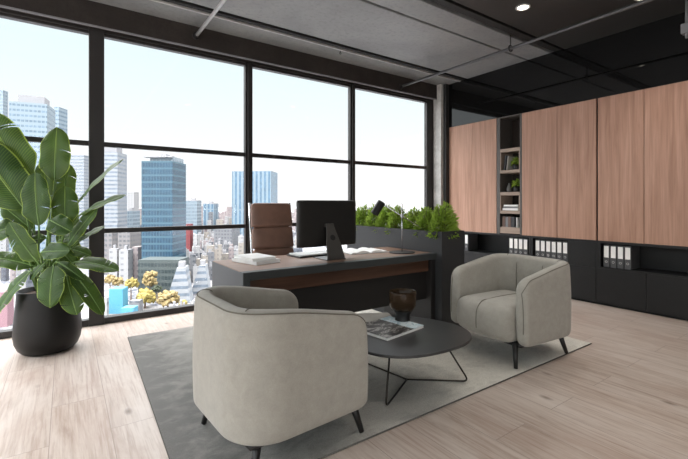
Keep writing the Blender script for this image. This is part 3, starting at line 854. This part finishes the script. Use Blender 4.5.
# ------------------------------------------------------------------ planter with shrubs
PX0, PX1, PY0, PY1, PZ = 2.882, 3.205, 2.55, 4.085, .955
pl = empty('planter_box', ((PX0+PX1)/2, (PY0+PY1)/2, ZR), 'long dark grey planter box standing at the right end of the desk', 'planter')
hx, hy = (PX1-PX0)/2, (PY1-PY0)/2
pb = MB()
pb.box(-hx, -hx+.02, -hy, hy, 0, PZ-ZR).box(hx-.02, hx, -hy, hy, 0, PZ-ZR).box(-hx+.02, hx-.02, -hy, -hy+.02, 0, PZ-ZR).box(-hx+.02, hx-.02, hy-.02, hy, 0, PZ-ZR).box(-hx+.02, hx-.02, -hy+.02, hy-.02, .02, .06)
pb.build('box', M['planter'], pl)
MB().box(-hx+.021, hx-.021, -hy+.021, hy-.021, .80, .90).build('soil', M['soil'], pl)
ns = 7
for k in range(ns):
    y = PY0 + .115 + (PY1-PY0-.25)*k/(ns-1)
    pos = ['nearest, spilling over the short end', 'second from the near end', 'third from the near end', 'in the middle of the row', 'third from the window end', 'second from the window end', 'nearest to the window'][k]
    r = empty('shrub', ((PX0+PX1)/2 + random.uniform(-.03, .03), y, .90), 'bushy bright green shrub in the planter box, ' + pos, 'shrub', 0, 'green shrubs in the planter box')
    rad = .155 if k == 0 else random.uniform(.115, .14)
    hgt = .345 if k == 0 else random.uniform(.27, .33)
    f = foliage(1150, rad, hgt-.03, .018, .060, 20+k, .45, .105 if k == 0 else .092).build('foliage', M['shrub'], r); uv_simple(f)
    s = MB()
    for q in range(9):
        a = random.uniform(0, 6.28); s.tube([(0.02*math.cos(a), .02*math.sin(a), -.01), (.06*math.cos(a), .06*math.sin(a), hgt*.5), (.09*math.cos(a), .09*math.sin(a), hgt*.85)], [.004, .003, .002], 5)
    s.build('stems', M['stem'], r)

# ------------------------------------------------------------------ big potted plant by the window
PC = Vector((-.121, 4.16, 0)); PDEP = PC.x*S_ + PC.y*C_
fp = empty('potted_plant', PC, 'tall broad-leaved plant in a round black pot by the window', 'plant')
MB().lathe([(0, 0), (.15, 0), (.180, .010), (.208, .04), (.228, .09), (.236, .15), (.233, .22), (.224, .33), (.214, .44), (.210, .505), (.206, .511), (.199, .508), (.197, .46), (0, .46)], seg=56, cap=False).build('pot', M['pot'], fp, smooth=True)
MB().lathe([(0, .472), (.10, .478), (.1965, .470), (.1965, .461), (0, .461)], seg=40, cap=False).build('soil', M['soil'], fp)
def big_leaf(base, tip, width, face, bend, seed, slits=True):
    """oblong blade: midrib from base to tip with a bend, folded along the midrib, ragged splits along the edge"""
    rnd = random.Random(seed)
    base, tip = Vector(base), Vector(tip)
    ax = tip-base; L = ax.length; d = ax.normalized()
    side = d.cross(Vector(face)).normalized(); nrm = side.cross(d).normalized()
    if nrm.dot(Vector(face)) < 0: nrm = -nrm
    mid = (base+tip)/2 + nrm*bend*L
    NN = 30; spine = bez(base, mid, tip, NN)
    mb = MB(); uvl = mb.bm.loops.layers.uv.new('UVMap')
    K = 4
    splits = {}
    for sgn in (-1, 1):
        splits[sgn] = set(rnd.sample(range(6, NN-4), rnd.randint(1, 3))) if slits else set()
    def wprof(t):
        w0 = min(1, (t+.01)/.30)**.65
        if t > .5: w0 *= max(0, 1-((t-.5)/.5)**2.8)**.55
        return w0
    for sgn in (-1, 1):
        prev = None
        for i in range(NN+1):
            t = i/NN; p = spine[i]; tn = (spine[min(NN, i+1)]-spine[max(0, i-1)]).normalized()
            sd = (side - tn*side.dot(tn)).normalized(); nn = sd.cross(tn).normalized()
            if nn.dot(nrm) < 0: nn = -nn
            w = width/2*wprof(t)
            row = []
            for k in range(K+1):
                f = k/K
                wav = .006*math.sin(t*17+seed)*f*f*(width/.2)
                row.append((p + sd*sgn*w*f + nn*(w*.34*f - w*.30*f*f + wav) - tn*w*.22*f*f, (.5+sgn*f*.5, t)))
            cur = row
            if prev is not None:
                brk = i in splits[sgn]
                for k in range(K):
                    a, b, c, e = prev[k], prev[k+1], cur[k+1], cur[k]
                    pa, pb_, pc, pe = a[0], b[0], c[0], e[0]
                    if brk and k >= 1:                    # open a narrow wedge towards the edge
                        q = (k/K)**2*.6; q2 = ((k+1)/K)**2*.6
                        pe = pa.lerp(pe, 1-q); pc = pb_.lerp(pc, 1-q2)
                    try:
                        vs = [mb.bm.verts.new(x) for x in (pa, pb_, pc, pe)]
                        fc = mb.bm.faces.new(vs)
                        for lp, uvv in zip(fc.loops, (a[1], b[1], c[1], e[1])): lp[uvl].uv = uvv
                    except ValueError: pass
            prev = cur
    bmesh.ops.remove_doubles(mb.bm, verts=mb.bm.verts[:], dist=.0004)
    rib = MB().tube(spine[:-1], [.007*(1-.8*i/NN) for i in range(NN)], 6)
    return mb, rib
leaves = [  # base u, v -> tip u, v, width px, depth of base and tip relative to the pot (m), facing tilt, bend
    (29, 181, -16, 112, 46, .02, .04, (.1, -1, .25), .06),
    (24, 208, -26, 140, 50, -.08, -.06, (.15, -1, .35), .05),
    (55, 180, 57, 127, 33, -.02, .03, (.1, -1, .2), .03),
    (39, 225, 35, 172, 31, -.16, -.12, (0, -1, .25), .05),
    (66, 224, 65, 186, 27, -.10, -.04, (.25, -1, .3), .05),
    (63, 200, 68, 163, 24, .12, .14, (.2, -1, .1), .03),
    (50, 205, 43, 160, 26, .16, .18, (0, -1, .1), .03),
    (76, 205, 123, 159, 20, .02, .0, (-.75, -.75, .7), .06),
    (80, 215, 126, 195, 18, -.06, -.10, (-.3, -.6, .9), .07),
    (68, 246, 98, 207, 21, -.12, -.10, (-.6, -1, .2), .05),
    (80, 241, 105, 227, 15, .0, -.02, (0, -.6, 1), .10),
    (76, 262, 119, 271, 19, -.12, -.22, (.2, -.75, 1), .12),
    (71, 270, 103, 315, 18, -.16, -.24, (.9, -.8, .45), .13),
    (54, 266, 50, 308, 28, -.26, -.33, (0, -1, .35), .08),
    (67, 276, 77, 315, 23, -.20, -.27, (.35, -1, .3), .10),
    (42, 252, 70, 251, 19, -.24, -.28, (.1, -1, .5), .08),
    (50, 220, 72, 232, 22, -.18, -.22, (.2, -1, .45), .08),
    (37, 261, 9, 222, 27, -.18, -.20, (-.35, -1, .25), .06),
    (34, 266, -12, 257, 22, -.10, -.16, (-.1, -.8, .9), .10),
    (31, 271, -3, 314, 22, -.18, -.22, (-.55, -1, .5), .11),
    (32, 229, 2, 205, 20, -.05, -.04, (-.2, -.9, .7), .08),
    (15, 226, -16, 237, 26, -.14, -.2, (-.1, -1, .5), .06),
    (70, 249, 91, 256, 15, .0, -.02, (.2, -.8, .8), .08),
    (60, 250, 77, 268, 16, -.05, -.06, (.4, -1, .4), .08),
    (22, 170, -4, 140, 24, .2, .22, (0, -1, .1), .03),
    (20, 200, 2, 172, 24, .16, .2, (0, -1, .2), .04),
    (78, 262, 60, 225, 22, .1, .14, (.2, -1, .1), .03),
    (28, 262, 14, 245, 18, .12, .16, (0, -1, .2), .04),
    (58, 262, 84, 280, 12, -.14, -.2, (.3, -.9, .7), .1),
    (46, 262, 30, 280, 12, -.16, -.2, (-.3, -.9, .6), .1),
    (60, 240, 86, 236, 13, -.02, -.04, (.2, -.9, .6), .08),
    (74, 232, 70, 200, 14, .04, .06, (.3, -1, .2), .04),
    (46, 238, 22, 243, 14, -.06, -.1, (-.2, -.9, .6), .08),
]
for i, (bu, bv, tu, tv, wp, db, dt, face, bend) in enumerate(leaves):
    b_ = at_dep(bu, bv, PDEP+db) - PC; t_ = at_dep(tu, tv, PDEP+dt) - PC
    fv = ray((bu+tu)/2, (bv+tv)/2); fr_ = Vector((C_, -S_, 0))
    fw = Vector((S_, C_, 0)); fdir = fr_*face[0] - fw*face[1]*-1*1 if False else fr_*face[0] + fw*face[1] + Vector((0, 0, 1))*face[2]
    mb, rib = big_leaf(b_, t_, wp*.88*PDEP/F, fdir, bend, i)
    lf = mb.build('leaf', M['leaf'], fp, smooth=True)
    root = Vector((random.uniform(-.06, .06), random.uniform(-.06, .06), .465))
    ctrl = Vector((root.x*1.2 + b_.x*.25, root.y*1.2 + b_.y*.25, max(.55, b_.z*.85)))
    d_in = (t_-b_).normalized()
    pts = bez3(root, Vector((ctrl.x, ctrl.y, .5+.35*max(0, b_.z-.5))), b_ - d_in*.05, b_, 12)
    rib.tube(pts, [.010 - .004*k/12 for k in range(13)], 7)
    rib.build('stalk', M['stalk'], lf, smooth=True)
for q in range(10):
    a = random.uniform(0, 6.28); rr = random.uniform(.02, .07)
    MB().tube(bez((rr*math.cos(a), rr*math.sin(a), .465), (rr*1.5*math.cos(a), rr*1.5*math.sin(a), .62), (rr*2.6*math.cos(a), rr*2.6*math.sin(a), .80), 8), .007, 6).build('stalk', M['stalk'], fp, smooth=True)

# ------------------------------------------------------------------ the city below
G = -45.0
def city_ground():
    m = NT('city_ground'); v = m.mapping()
    vo = m.node('ShaderNodeTexVoronoi'); vo.inputs['Scale'].default_value = .045; m.link(v, vo.inputs['Vector'])
    sp = m.node('ShaderNodeSeparateColor'); m.link(vo.outputs['Color'], sp.inputs[0])
    n = m.noise(v, .25, 5, .7)
    c = m.ramp(sp.outputs[0], [(0, (.11, .11, .12)), (.35, (.19, .18, .175)), (.6, (.08, .085, .10)), (1, (.26, .25, .245))], 'CONSTANT')
    c = m.mix(m.ramp(n, [(.45, (0,)*3), (.6, (.8,)*3)]), c, (.30, .30, .31))
    m.set(c, .9, 0, .1); return m.m
struct(MB().box(-2500, 4500, 60, 5000, G-5, G).build('city_ground', city_ground()))

FM = dict(
    teal=facade('teal_curtain_wall', (.11, .26, .36), (.045, .13, .22), 3.8, 1.6, .72, .85, .3, .12, .6),
    navy=facade('navy_curtain_wall', (.09, .16, .26), (.04, .075, .15), 3.8, 1.6, .72, .85, .3, .12, .6),
    paleblue=facade('pale_blue_bands', (.52, .66, .76), (.30, .44, .58), 3.9, 2.6, .42, .8, .5, .2),
    whiteband=facade('white_bands', (.70, .74, .79), (.34, .42, .52), 3.4, 30, .42, .98, .6, .3),
    bluestripe=facade('blue_vertical_stripes', (.46, .60, .70), (.20, .36, .52), 60, 4.6, .98, .5, .4, .15),
    paleglass=facade('pale_glass', (.55, .66, .74), (.40, .52, .63), 3.6, 2.2, .6, .7, .4, .2),
    greyband=facade('grey_flats', (.46, .44, .44), (.22, .23, .26), 3.2, 3.0, .45, .6, .8, .4),
    podium=facade('podium_grey_green', (.13, .17, .17), (.06, .09, .10), 3.2, 1.7, .55, .7, .6, .3),
    white=facade('white_render', (.76, .76, .77), (.40, .42, .45), 3.2, 4.0, .35, .4, .8, .4),
    pink=facade('pinkish_render', (.62, .53, .53), (.34, .30, .33), 3.0, 2.6, .4, .5, .8, .4),
    cream=facade('cream_render', (.66, .60, .53), (.36, .34, .33), 3.0, 3.2, .4, .5, .8, .4),
    grey=facade('grey_render', (.40, .41, .44), (.20, .22, .26), 3.1, 2.8, .45, .6, .8, .4),
    dark=facade('dark_render', (.20, .22, .27), (.10, .12, .16), 3.1, 2.8, .45, .6, .7, .3),
    red=facade('red_cladding', (.42, .07, .08), (.30, .07, .08), 3.6, 3.0, .4, .5, .7, .4),
    roof=plain('roof_grey', (.20, .20, .21), .8), blue=plain('blue_tarp', (.05, .20, .29), .6), pinkbox=plain('pink_sheet', (.20, .11, .13), .7),
    autumn=plain('autumn_leaves', (.19, .15, .035), .8, vary=.35, scale=1.2), autumn2=plain('rust_leaves', (.17, .125, .05), .8, vary=.35, scale=1.2),
    greenl=plain('dark_green_leaves', (.025, .035, .018), .8, vary=.3, scale=1.2), trunk=plain('bark', (.12, .08, .06), .9),
)
foot = []
def tower(name, cat, uL, uM, uR, vtop, dep, a, mat, label, roof=None, zb=G, dmax=None, group=None):
    """box building: its near vertical edge stands at column uM, distance dep; left face recedes by angle a"""
    P = at_dep(uM, HV, dep); P.z = 0
    vd = ray(uM, HV); vd.z = 0; vd.normalize(); rt_ = Vector((vd.y, -vd.x, 0))
    k = dep/F * ray(uM, HV).length/F
    k = dep/F
    a = R(a)
    w = max(.5, (uM-uL)*k/max(.05, math.cos(a))); d = max(.5, (uR-uM)*k/max(.05, math.sin(a))) if uR > uM else w
    if dmax: d = min(d, dmax)
    ztop = H - (vtop-HV)*dep/F
    ex = rt_*math.cos(a) - vd*math.sin(a)                 # along the left face, towards the near edge
    eyv = Vector((-ex.y, ex.x, 0)); FWD, RGT = Vector((S_, C_, 0)), Vector((C_, -S_, 0))
    def reach(e, u):
        q = (u-344)/F; den = e.dot(RGT) - q*e.dot(FWD)
        return (q*P.dot(FWD) - P.dot(RGT))/den
    w = max(.5, reach(-ex, uL))
    if uR > uM: d = max(.5, reach(eyv, uR))
    rz = math.atan2(ex.y, ex.x)
    r = empty(name, (P.x, P.y, zb), label, cat, rz, group)
    h = ztop - zb
    ey = Vector((-ex.y, ex.x, 0)); cc_ = P - ex*w/2 + ey*d/2; foot.append((cc_.x, cc_.y, math.hypot(w, d)/2))
    body = MB().box(-w, 0, 0, d, 0, h).build('tower_block' if h > 30 else 'block', FM[mat], r)
    if roof == 'plant':
        MB().box(-w*.82, -w*.12, d*.2, d*.8, h, h+4.5*dep/220).build('roof_plant', FM['roof'], r)
    elif roof == 'crown':
        MB().box(-w*.8, -w*.02, d*.15, d*.85, h, h+2.6).build('roof_plant', FM['paleglass'], r)
        MB().box(-w*.97, -w*.05, d*.05, d*.25, h+2.2, h+3.0).box(-w*.5, -w*.35, d*.3, d*.6, h+2.6, h+4.5).build('roof_canopy', FM['roof'], r)
    elif roof == 'parapet':
        MB().box(-w, 0, 0, d, h, h+.6).box(-w*.6, -w*.3, d*.3, d*.6, h+.6, h+2.8).build('roof_plant', FM['roof'], r)
    elif roof == 'mast':
        MB().box(-w*.9, -w*.1, d*.2, d*.8, h, h+2.5).tube([(-w*.3, d*.5, h), (-w*.3, d*.5, h+9)], .3, 6).build('roof_plant', FM['roof'], r)
    return r, w, d, h
tower('office_tower', 'building', -14, 3, 8, 90, 420, 40, 'paleglass', 'pale glass tower sliver at the left edge of the window')
tower('office_tower', 'building', 9, 47, 55.5, 104, 310, 14, 'paleblue', 'pale blue banded tower rising behind the big leaves, stepped at its right', 'plant', dmax=22)
tower('office_tower', 'building', 54, 59, 67.5, 107, 375, 35, 'paleblue', 'lower blue wing joined to the right of the banded tower')
tower('office_tower', 'building', 68, 84, 91, 155, 420, 30, 'whiteband', 'white banded tower between the big plant and the wide mullion')
tower('office_tower', 'building', 93, 117.5, 127, 152, 330, 22, 'whiteband', 'tall white banded tower just right of the wide mullion', 'plant')
tower('office_tower', 'building', 141.5, 172.5, 186, 161, 222, 24, 'teal', 'dark teal glass tower in the middle of the second window', 'crown')
tower('office_tower', 'building', 185, 197, 201.5, 201, 420, 24, 'paleglass', 'small pale blue tower right beside the teal glass tower', 'parapet')
tower('office_tower', 'building', 203, 214, 218.5, 204, 470, 26, 'bluestripe', 'small pale tower with a flat roof, left of the striped blue tower', 'parapet')
tower('office_tower', 'building', 232, 271, 277.5, 171, 430, 16, 'bluestripe', 'wide blue tower with vertical stripes behind the mullion and office chair', dmax=26)
tower('office_tower', 'building', 123, 133, 140, 211, 380, 26, 'paleglass', 'low grey blue block at the left foot of the teal tower', 'parapet')
tower('apartment_building', 'building', 127, 134, 139, 192, 560, 30, 'white', 'slender white block far behind, left of the teal tower')
tower('office_tower', 'building', 138, 179, 189, 260, 196, 24, 'podium', 'grey green podium block in front of the teal tower base', dmax=8)
tower('apartment_building', 'building', 104, 112, 118, 232, 260, 30, 'greyband', 'grey banded flats just right of the wide mullion')
tower('apartment_building', 'building', 116, 130, 141, 230, 290, 30, 'greyband', 'broad grey flats behind the white low blocks')
tower('apartment_building', 'building', 109, 117, 120, 250, 225, 26, 'white', 'white low block, left of the pair by the autumn trees', 'parapet')
tower('apartment_building', 'building', 119, 128, 133, 251, 222, 26, 'white', 'white low block, right of the pair by the autumn trees', 'parapet')
tower('apartment_building', 'building', 132, 138, 143, 247, 230, 30, 'pink', 'narrow pinkish block right of the white pair')
tower('apartment_building', 'building', 186, 190, 193, 224, 300, 30, 'red', 'narrow red building right of the teal tower')
tower('apartment_building', 'building', 193, 197, 200, 235, 300, 30, 'white', 'small white block beside the narrow red building')
tower('apartment_building', 'building', 245, 290, 300, 220, 700, 20, 'pink', 'long pale building on the skyline behind the office chair')
tower('apartment_building', 'building', 214, 232, 240, 226, 360, 22, 'grey', 'long grey building on the skyline left of the second mullion', dmax=14)
def sloped(uL, uR, vt, vb, dep, label):
    w = (uR-uL)*dep/F; P = at_dep((uL+uR)/2, vb, dep); h = (vb-vt)*dep/F; foot.append((P.x, P.y, w*.75+4))
    r = empty('glass_atrium', (P.x, P.y, G), label, 'building', -TH+R(12), 'white sloped roofs near the trees')
    hh = P.z - G + h
    mb = MB(); sec_ = lambda y: [(-w/2, y, 0), (w/2, y, 0), (w*.28, y, hh), (-w*.05, y, hh)]
    mb.rings([sec_(0), sec_(9)]); mb.build('hall', FM['whiteband'], r)
    MB().box(-w*.02, w*.22, 2, 6, hh, hh+2.5).build('roof_plant', FM['roof'], r)
sloped(166, 190, 268, 290, 185, 'white building with sloping sides right of the autumn trees')
sloped(191, 209, 266, 286, 205, 'white stepped building with sloping side beside the desk end')
# low roofs in the near square
def lowbox(uL, uR, vt, vb, dep, mat, label, name='shed', cat='building'):
    return tower(name, cat, uL, uL+(uR-uL)*.72, uR, vt, dep, 24, mat, label)
lowbox(109, 128, 289, 305, 168, 'blue', 'bright blue box hall below, beside the wide mullion')
lowbox(121, 138, 308, 315, 155, 'blue', 'small blue flat roof below the bright blue hall')
lowbox(-10, 14, 292, 330, 150, 'pinkbox', 'pink sheet-clad hall far below at the left edge')
lowbox(101, 109, 298, 312, 160, 'white', 'white shed left of the bright blue hall')
lowbox(129, 143, 301, 312, 165, 'grey', 'grey flat-roofed hall right of the bright blue hall')
def tree(u, v, rpx, dep, mat, label, seed, squash=.8):
    P = at_dep(u, v, dep); rad = rpx*dep/F; foot.append((P.x, P.y, rad*1.1))
    r = empty('tree', (P.x, P.y, G), label, 'tree', 0, 'trees below in the square')
    top = P.z - G
    rnd = random.Random(seed); mb = MB()
    for k in range(70):
        a = rnd.uniform(0, 6.28); e = rnd.uniform(-.6, 1.4); q = rnd.uniform(.35, .85)
        c = Vector((rad*q*math.cos(a)*math.cos(e), rad*q*math.sin(a)*math.cos(e), top + rad*squash*q*math.sin(e)))
        s = bmesh.ops.create_icosphere(mb.bm, subdivisions=1, radius=rad*rnd.uniform(.17, .32))
        for vv in s['verts']:
            vv.co = vv.co*(1+rnd.uniform(-.4, .4)) + c
    mb.build('crown', FM[mat], r)
    MB().tube([(0, 0, 0), (0, 0, top)], [rad*.1, rad*.05], 8).build('trunk', FM['trunk'], r)
tree(145, 298, 11, 177, 'autumn', 'round golden autumn tree in front of the grey flat-roofed hall', 1)
tree(168, 299, 11, 174, 'autumn2', 'broad rust-gold autumn tree, right-hand of the group below', 2)
tree(150, 281, 8, 187, 'autumn2', 'tall rust-coloured tree standing behind the golden one', 3, 1.4)
tree(131, 284, 7, 190, 'autumn', 'small yellow-green tree at the left of the autumn group', 4)
tree(157, 289, 5, 186, 'greenl', 'dark green tree between the autumn trees', 5)
tree(183, 304, 5, 172, 'autumn', 'small golden tree at the right end of the autumn group', 6)
tree(118, 282, 6, 205, 'autumn2', 'small brown tree behind the bright blue hall', 7)
tree(110, 280, 6, 208, 'autumn2', 'small brown tree beside the wide mullion', 8)

# scattered low-rise city, each block a thing of its own
rnd = random.Random(11)
kinds = [('white', 'white'), ('pink', 'pinkish'), ('cream', 'cream'), ('grey', 'grey'), ('white', 'white'), ('dark', 'dark grey')]
count = 0
placed = []
specs = []
def lowrise(u, dep, hh, wpx, kind, build=False):
    mat, word = kinds[kind]
    w = wpx*dep/F
    P = at_dep(u, HV, dep)
    for q in placed:
        if (q[0]-P.x)**2 + (q[1]-P.y)**2 < (.72*(q[2]+w))**2: return
    for q in foot:
        if math.hypot(q[0]-P.x, q[1]-P.y) < q[2] + w*.72: return
    placed.append((P.x, P.y, w))
    if not build:
        specs.append((dep, u, hh, w, kind, P)); return
    make_low(dep, u, hh, w, kind, P)
def make_low(dep, u, hh, w, kind, P):
    global count
    mat, word = kinds[kind]
    r = empty('low_rise_building', (P.x, P.y, G), '%s low-rise building packed among others in the city below' % word, 'building', -TH + R(rnd.uniform(5, 40)), word + ' low-rise buildings of the city')
    d = w*rnd.uniform(.6, 1.1)
    MB().box(-w/2, w/2, -d/2, d/2, 0, hh).build('block', FM[mat], r)
    if dep < 420: MB().box(-w*.3, w*.1, -d*.25, d*.2, hh, hh+rnd.uniform(1.2, 2.8)).build('roof_plant', FM['roof'], r)
    count += 1
occupied = [(138, 196, 230), (104, 143, 300)]
for i in range(1500):
    t = rnd.random(); dep = 205*(1300/205)**(t)
    u = rnd.uniform(186, 249) if rnd.random() < .45 else rnd.uniform(-4, 300)
    if u < 97 and rnd.random() < .6: continue
    if u < 97 and u > 78: continue
    if any(a-3 < u < b+3 and dep < d_ for a, b, d_ in occupied): continue
    if u > 212 and dep < 300 or 250 < u < 293: continue
    hh = rnd.uniform(6, 17) if dep < 420 else rnd.uniform(8, 30) + (rnd.random() < .12)*12
    lowrise(u, dep, hh, rnd.uniform(3.5, 7.5) if dep < 420 else rnd.uniform(3.2, 7), rnd.randrange(6))
for i in range(40):                                      # small roofs and vans in the near square
    u = rnd.uniform(100, 205); dep = rnd.uniform(158, 176)
    if 107 < u < 152 and dep > 160: continue
    lowrise(u, dep, rnd.uniform(2, 4), rnd.uniform(4, 7), 0 if rnd.random() < .7 else 3)

specs.sort(key=lambda q: q[0])
for q in specs[:285]: make_low(*q)
rest = MB()
for dep, u, hh, w, kind, P in specs[285:]:
    d = w*rnd.uniform(.6, 1.1)
    b2 = MB().box(-w/2, w/2, -d/2, d/2, 0, hh).tf(Matrix.Translation((P.x, P.y, G)) @ Matrix.Rotation(-TH + R(rnd.uniform(5, 40)), 4, 'Z'))
    me = bpy.data.meshes.new('t'); b2.bm.to_mesh(me); b2.bm.free(); rest.bm.from_mesh(me); bpy.data.meshes.remove(me)
if len(rest.bm.verts):
    tag(rest.build('distant_low_rise', FM['pink']), 'haze of tiny pinkish buildings along the horizon beyond the towers', 'buildings', None, 'stuff')

# ------------------------------------------------------------------ daylight
w = bpy.data.worlds.new('sky'); sc.world = w; w.use_nodes = True
nt = w.node_tree; bg = nt.nodes['Background']
tc = nt.nodes.new('ShaderNodeTexCoord'); sp = nt.nodes.new('ShaderNodeSeparateXYZ'); nt.links.new(tc.outputs['Generated'], sp.inputs[0])
rp = nt.nodes.new('ShaderNodeValToRGB'); e = rp.color_ramp.elements
ZEN, BACK = 2.1, 2.5
SKY = [(0.0, (.20, .20, .20)), (.49, (.24, .24, .24)), (.50, (.275, .278, .278)), (.56, (.268, .276, .278)), (.66, (.223, .260, .268)), (.72, (.25, .27, .275)), (.80, (ZEN*.97, ZEN*.98, ZEN)), (1.0, (ZEN, ZEN, ZEN))]
while len(e) < len(SKY): e.new(.5)
for i, (p, c) in enumerate(SKY): e[i].position = p; e[i].color = (*c, 1)
mr = nt.nodes.new('ShaderNodeMapRange'); mr.inputs['From Min'].default_value = -1; mr.inputs['From Max'].default_value = 1
nt.links.new(sp.outputs[2], mr.inputs['Value']); nt.links.new(mr.outputs[0], rp.inputs['Fac'])
# sky boosted behind and left of the camera, added as fill for the room
dt = nt.nodes.new('ShaderNodeVectorMath'); dt.operation = 'DOT_PRODUCT'; nt.links.new(tc.outputs['Generated'], dt.inputs[0]); dt.inputs[1].default_value = (-.93, -.37, 0)
m2 = nt.nodes.new('ShaderNodeMapRange'); m2.interpolation_type = 'SMOOTHSTEP'
for k, x in (('From Min', -.05), ('From Max', .7), ('To Min', 4.0), ('To Max', 4.0*BACK)): m2.inputs[k].default_value = x
nt.links.new(dt.outputs['Value'], m2.inputs['Value'])
nt.links.new(rp.outputs[0], bg.inputs['Color']); nt.links.new(m2.outputs[0], bg.inputs['Strength'])
su = bpy.data.lights.new('sun', 'SUN'); su.energy = .9; su.angle = R(35); su.color = (1, .97, .92)
so = bpy.data.objects.new('sun', su); col.objects.link(so)
so.rotation_euler = Vector((.35, -.75, -.62)).to_track_quat('-Z', 'Y').to_euler()

sc.view_settings.view_transform = 'Standard'; sc.view_settings.look = 'None'
sc.view_settings.gamma = 1; sc.view_settings.use_curve_mapping = False
sc.view_settings.exposure = 0.0
cy = sc.cycles
cy.use_denoising = True
cy.max_bounces = 10; cy.diffuse_bounces = 6; cy.glossy_bounces = 4; cy.transmission_bounces = 6; cy.transparent_max_bounces = 12
cy.sample_clamp_indirect = 6; cy.caustics_reflective = False; cy.caustics_refractive = False
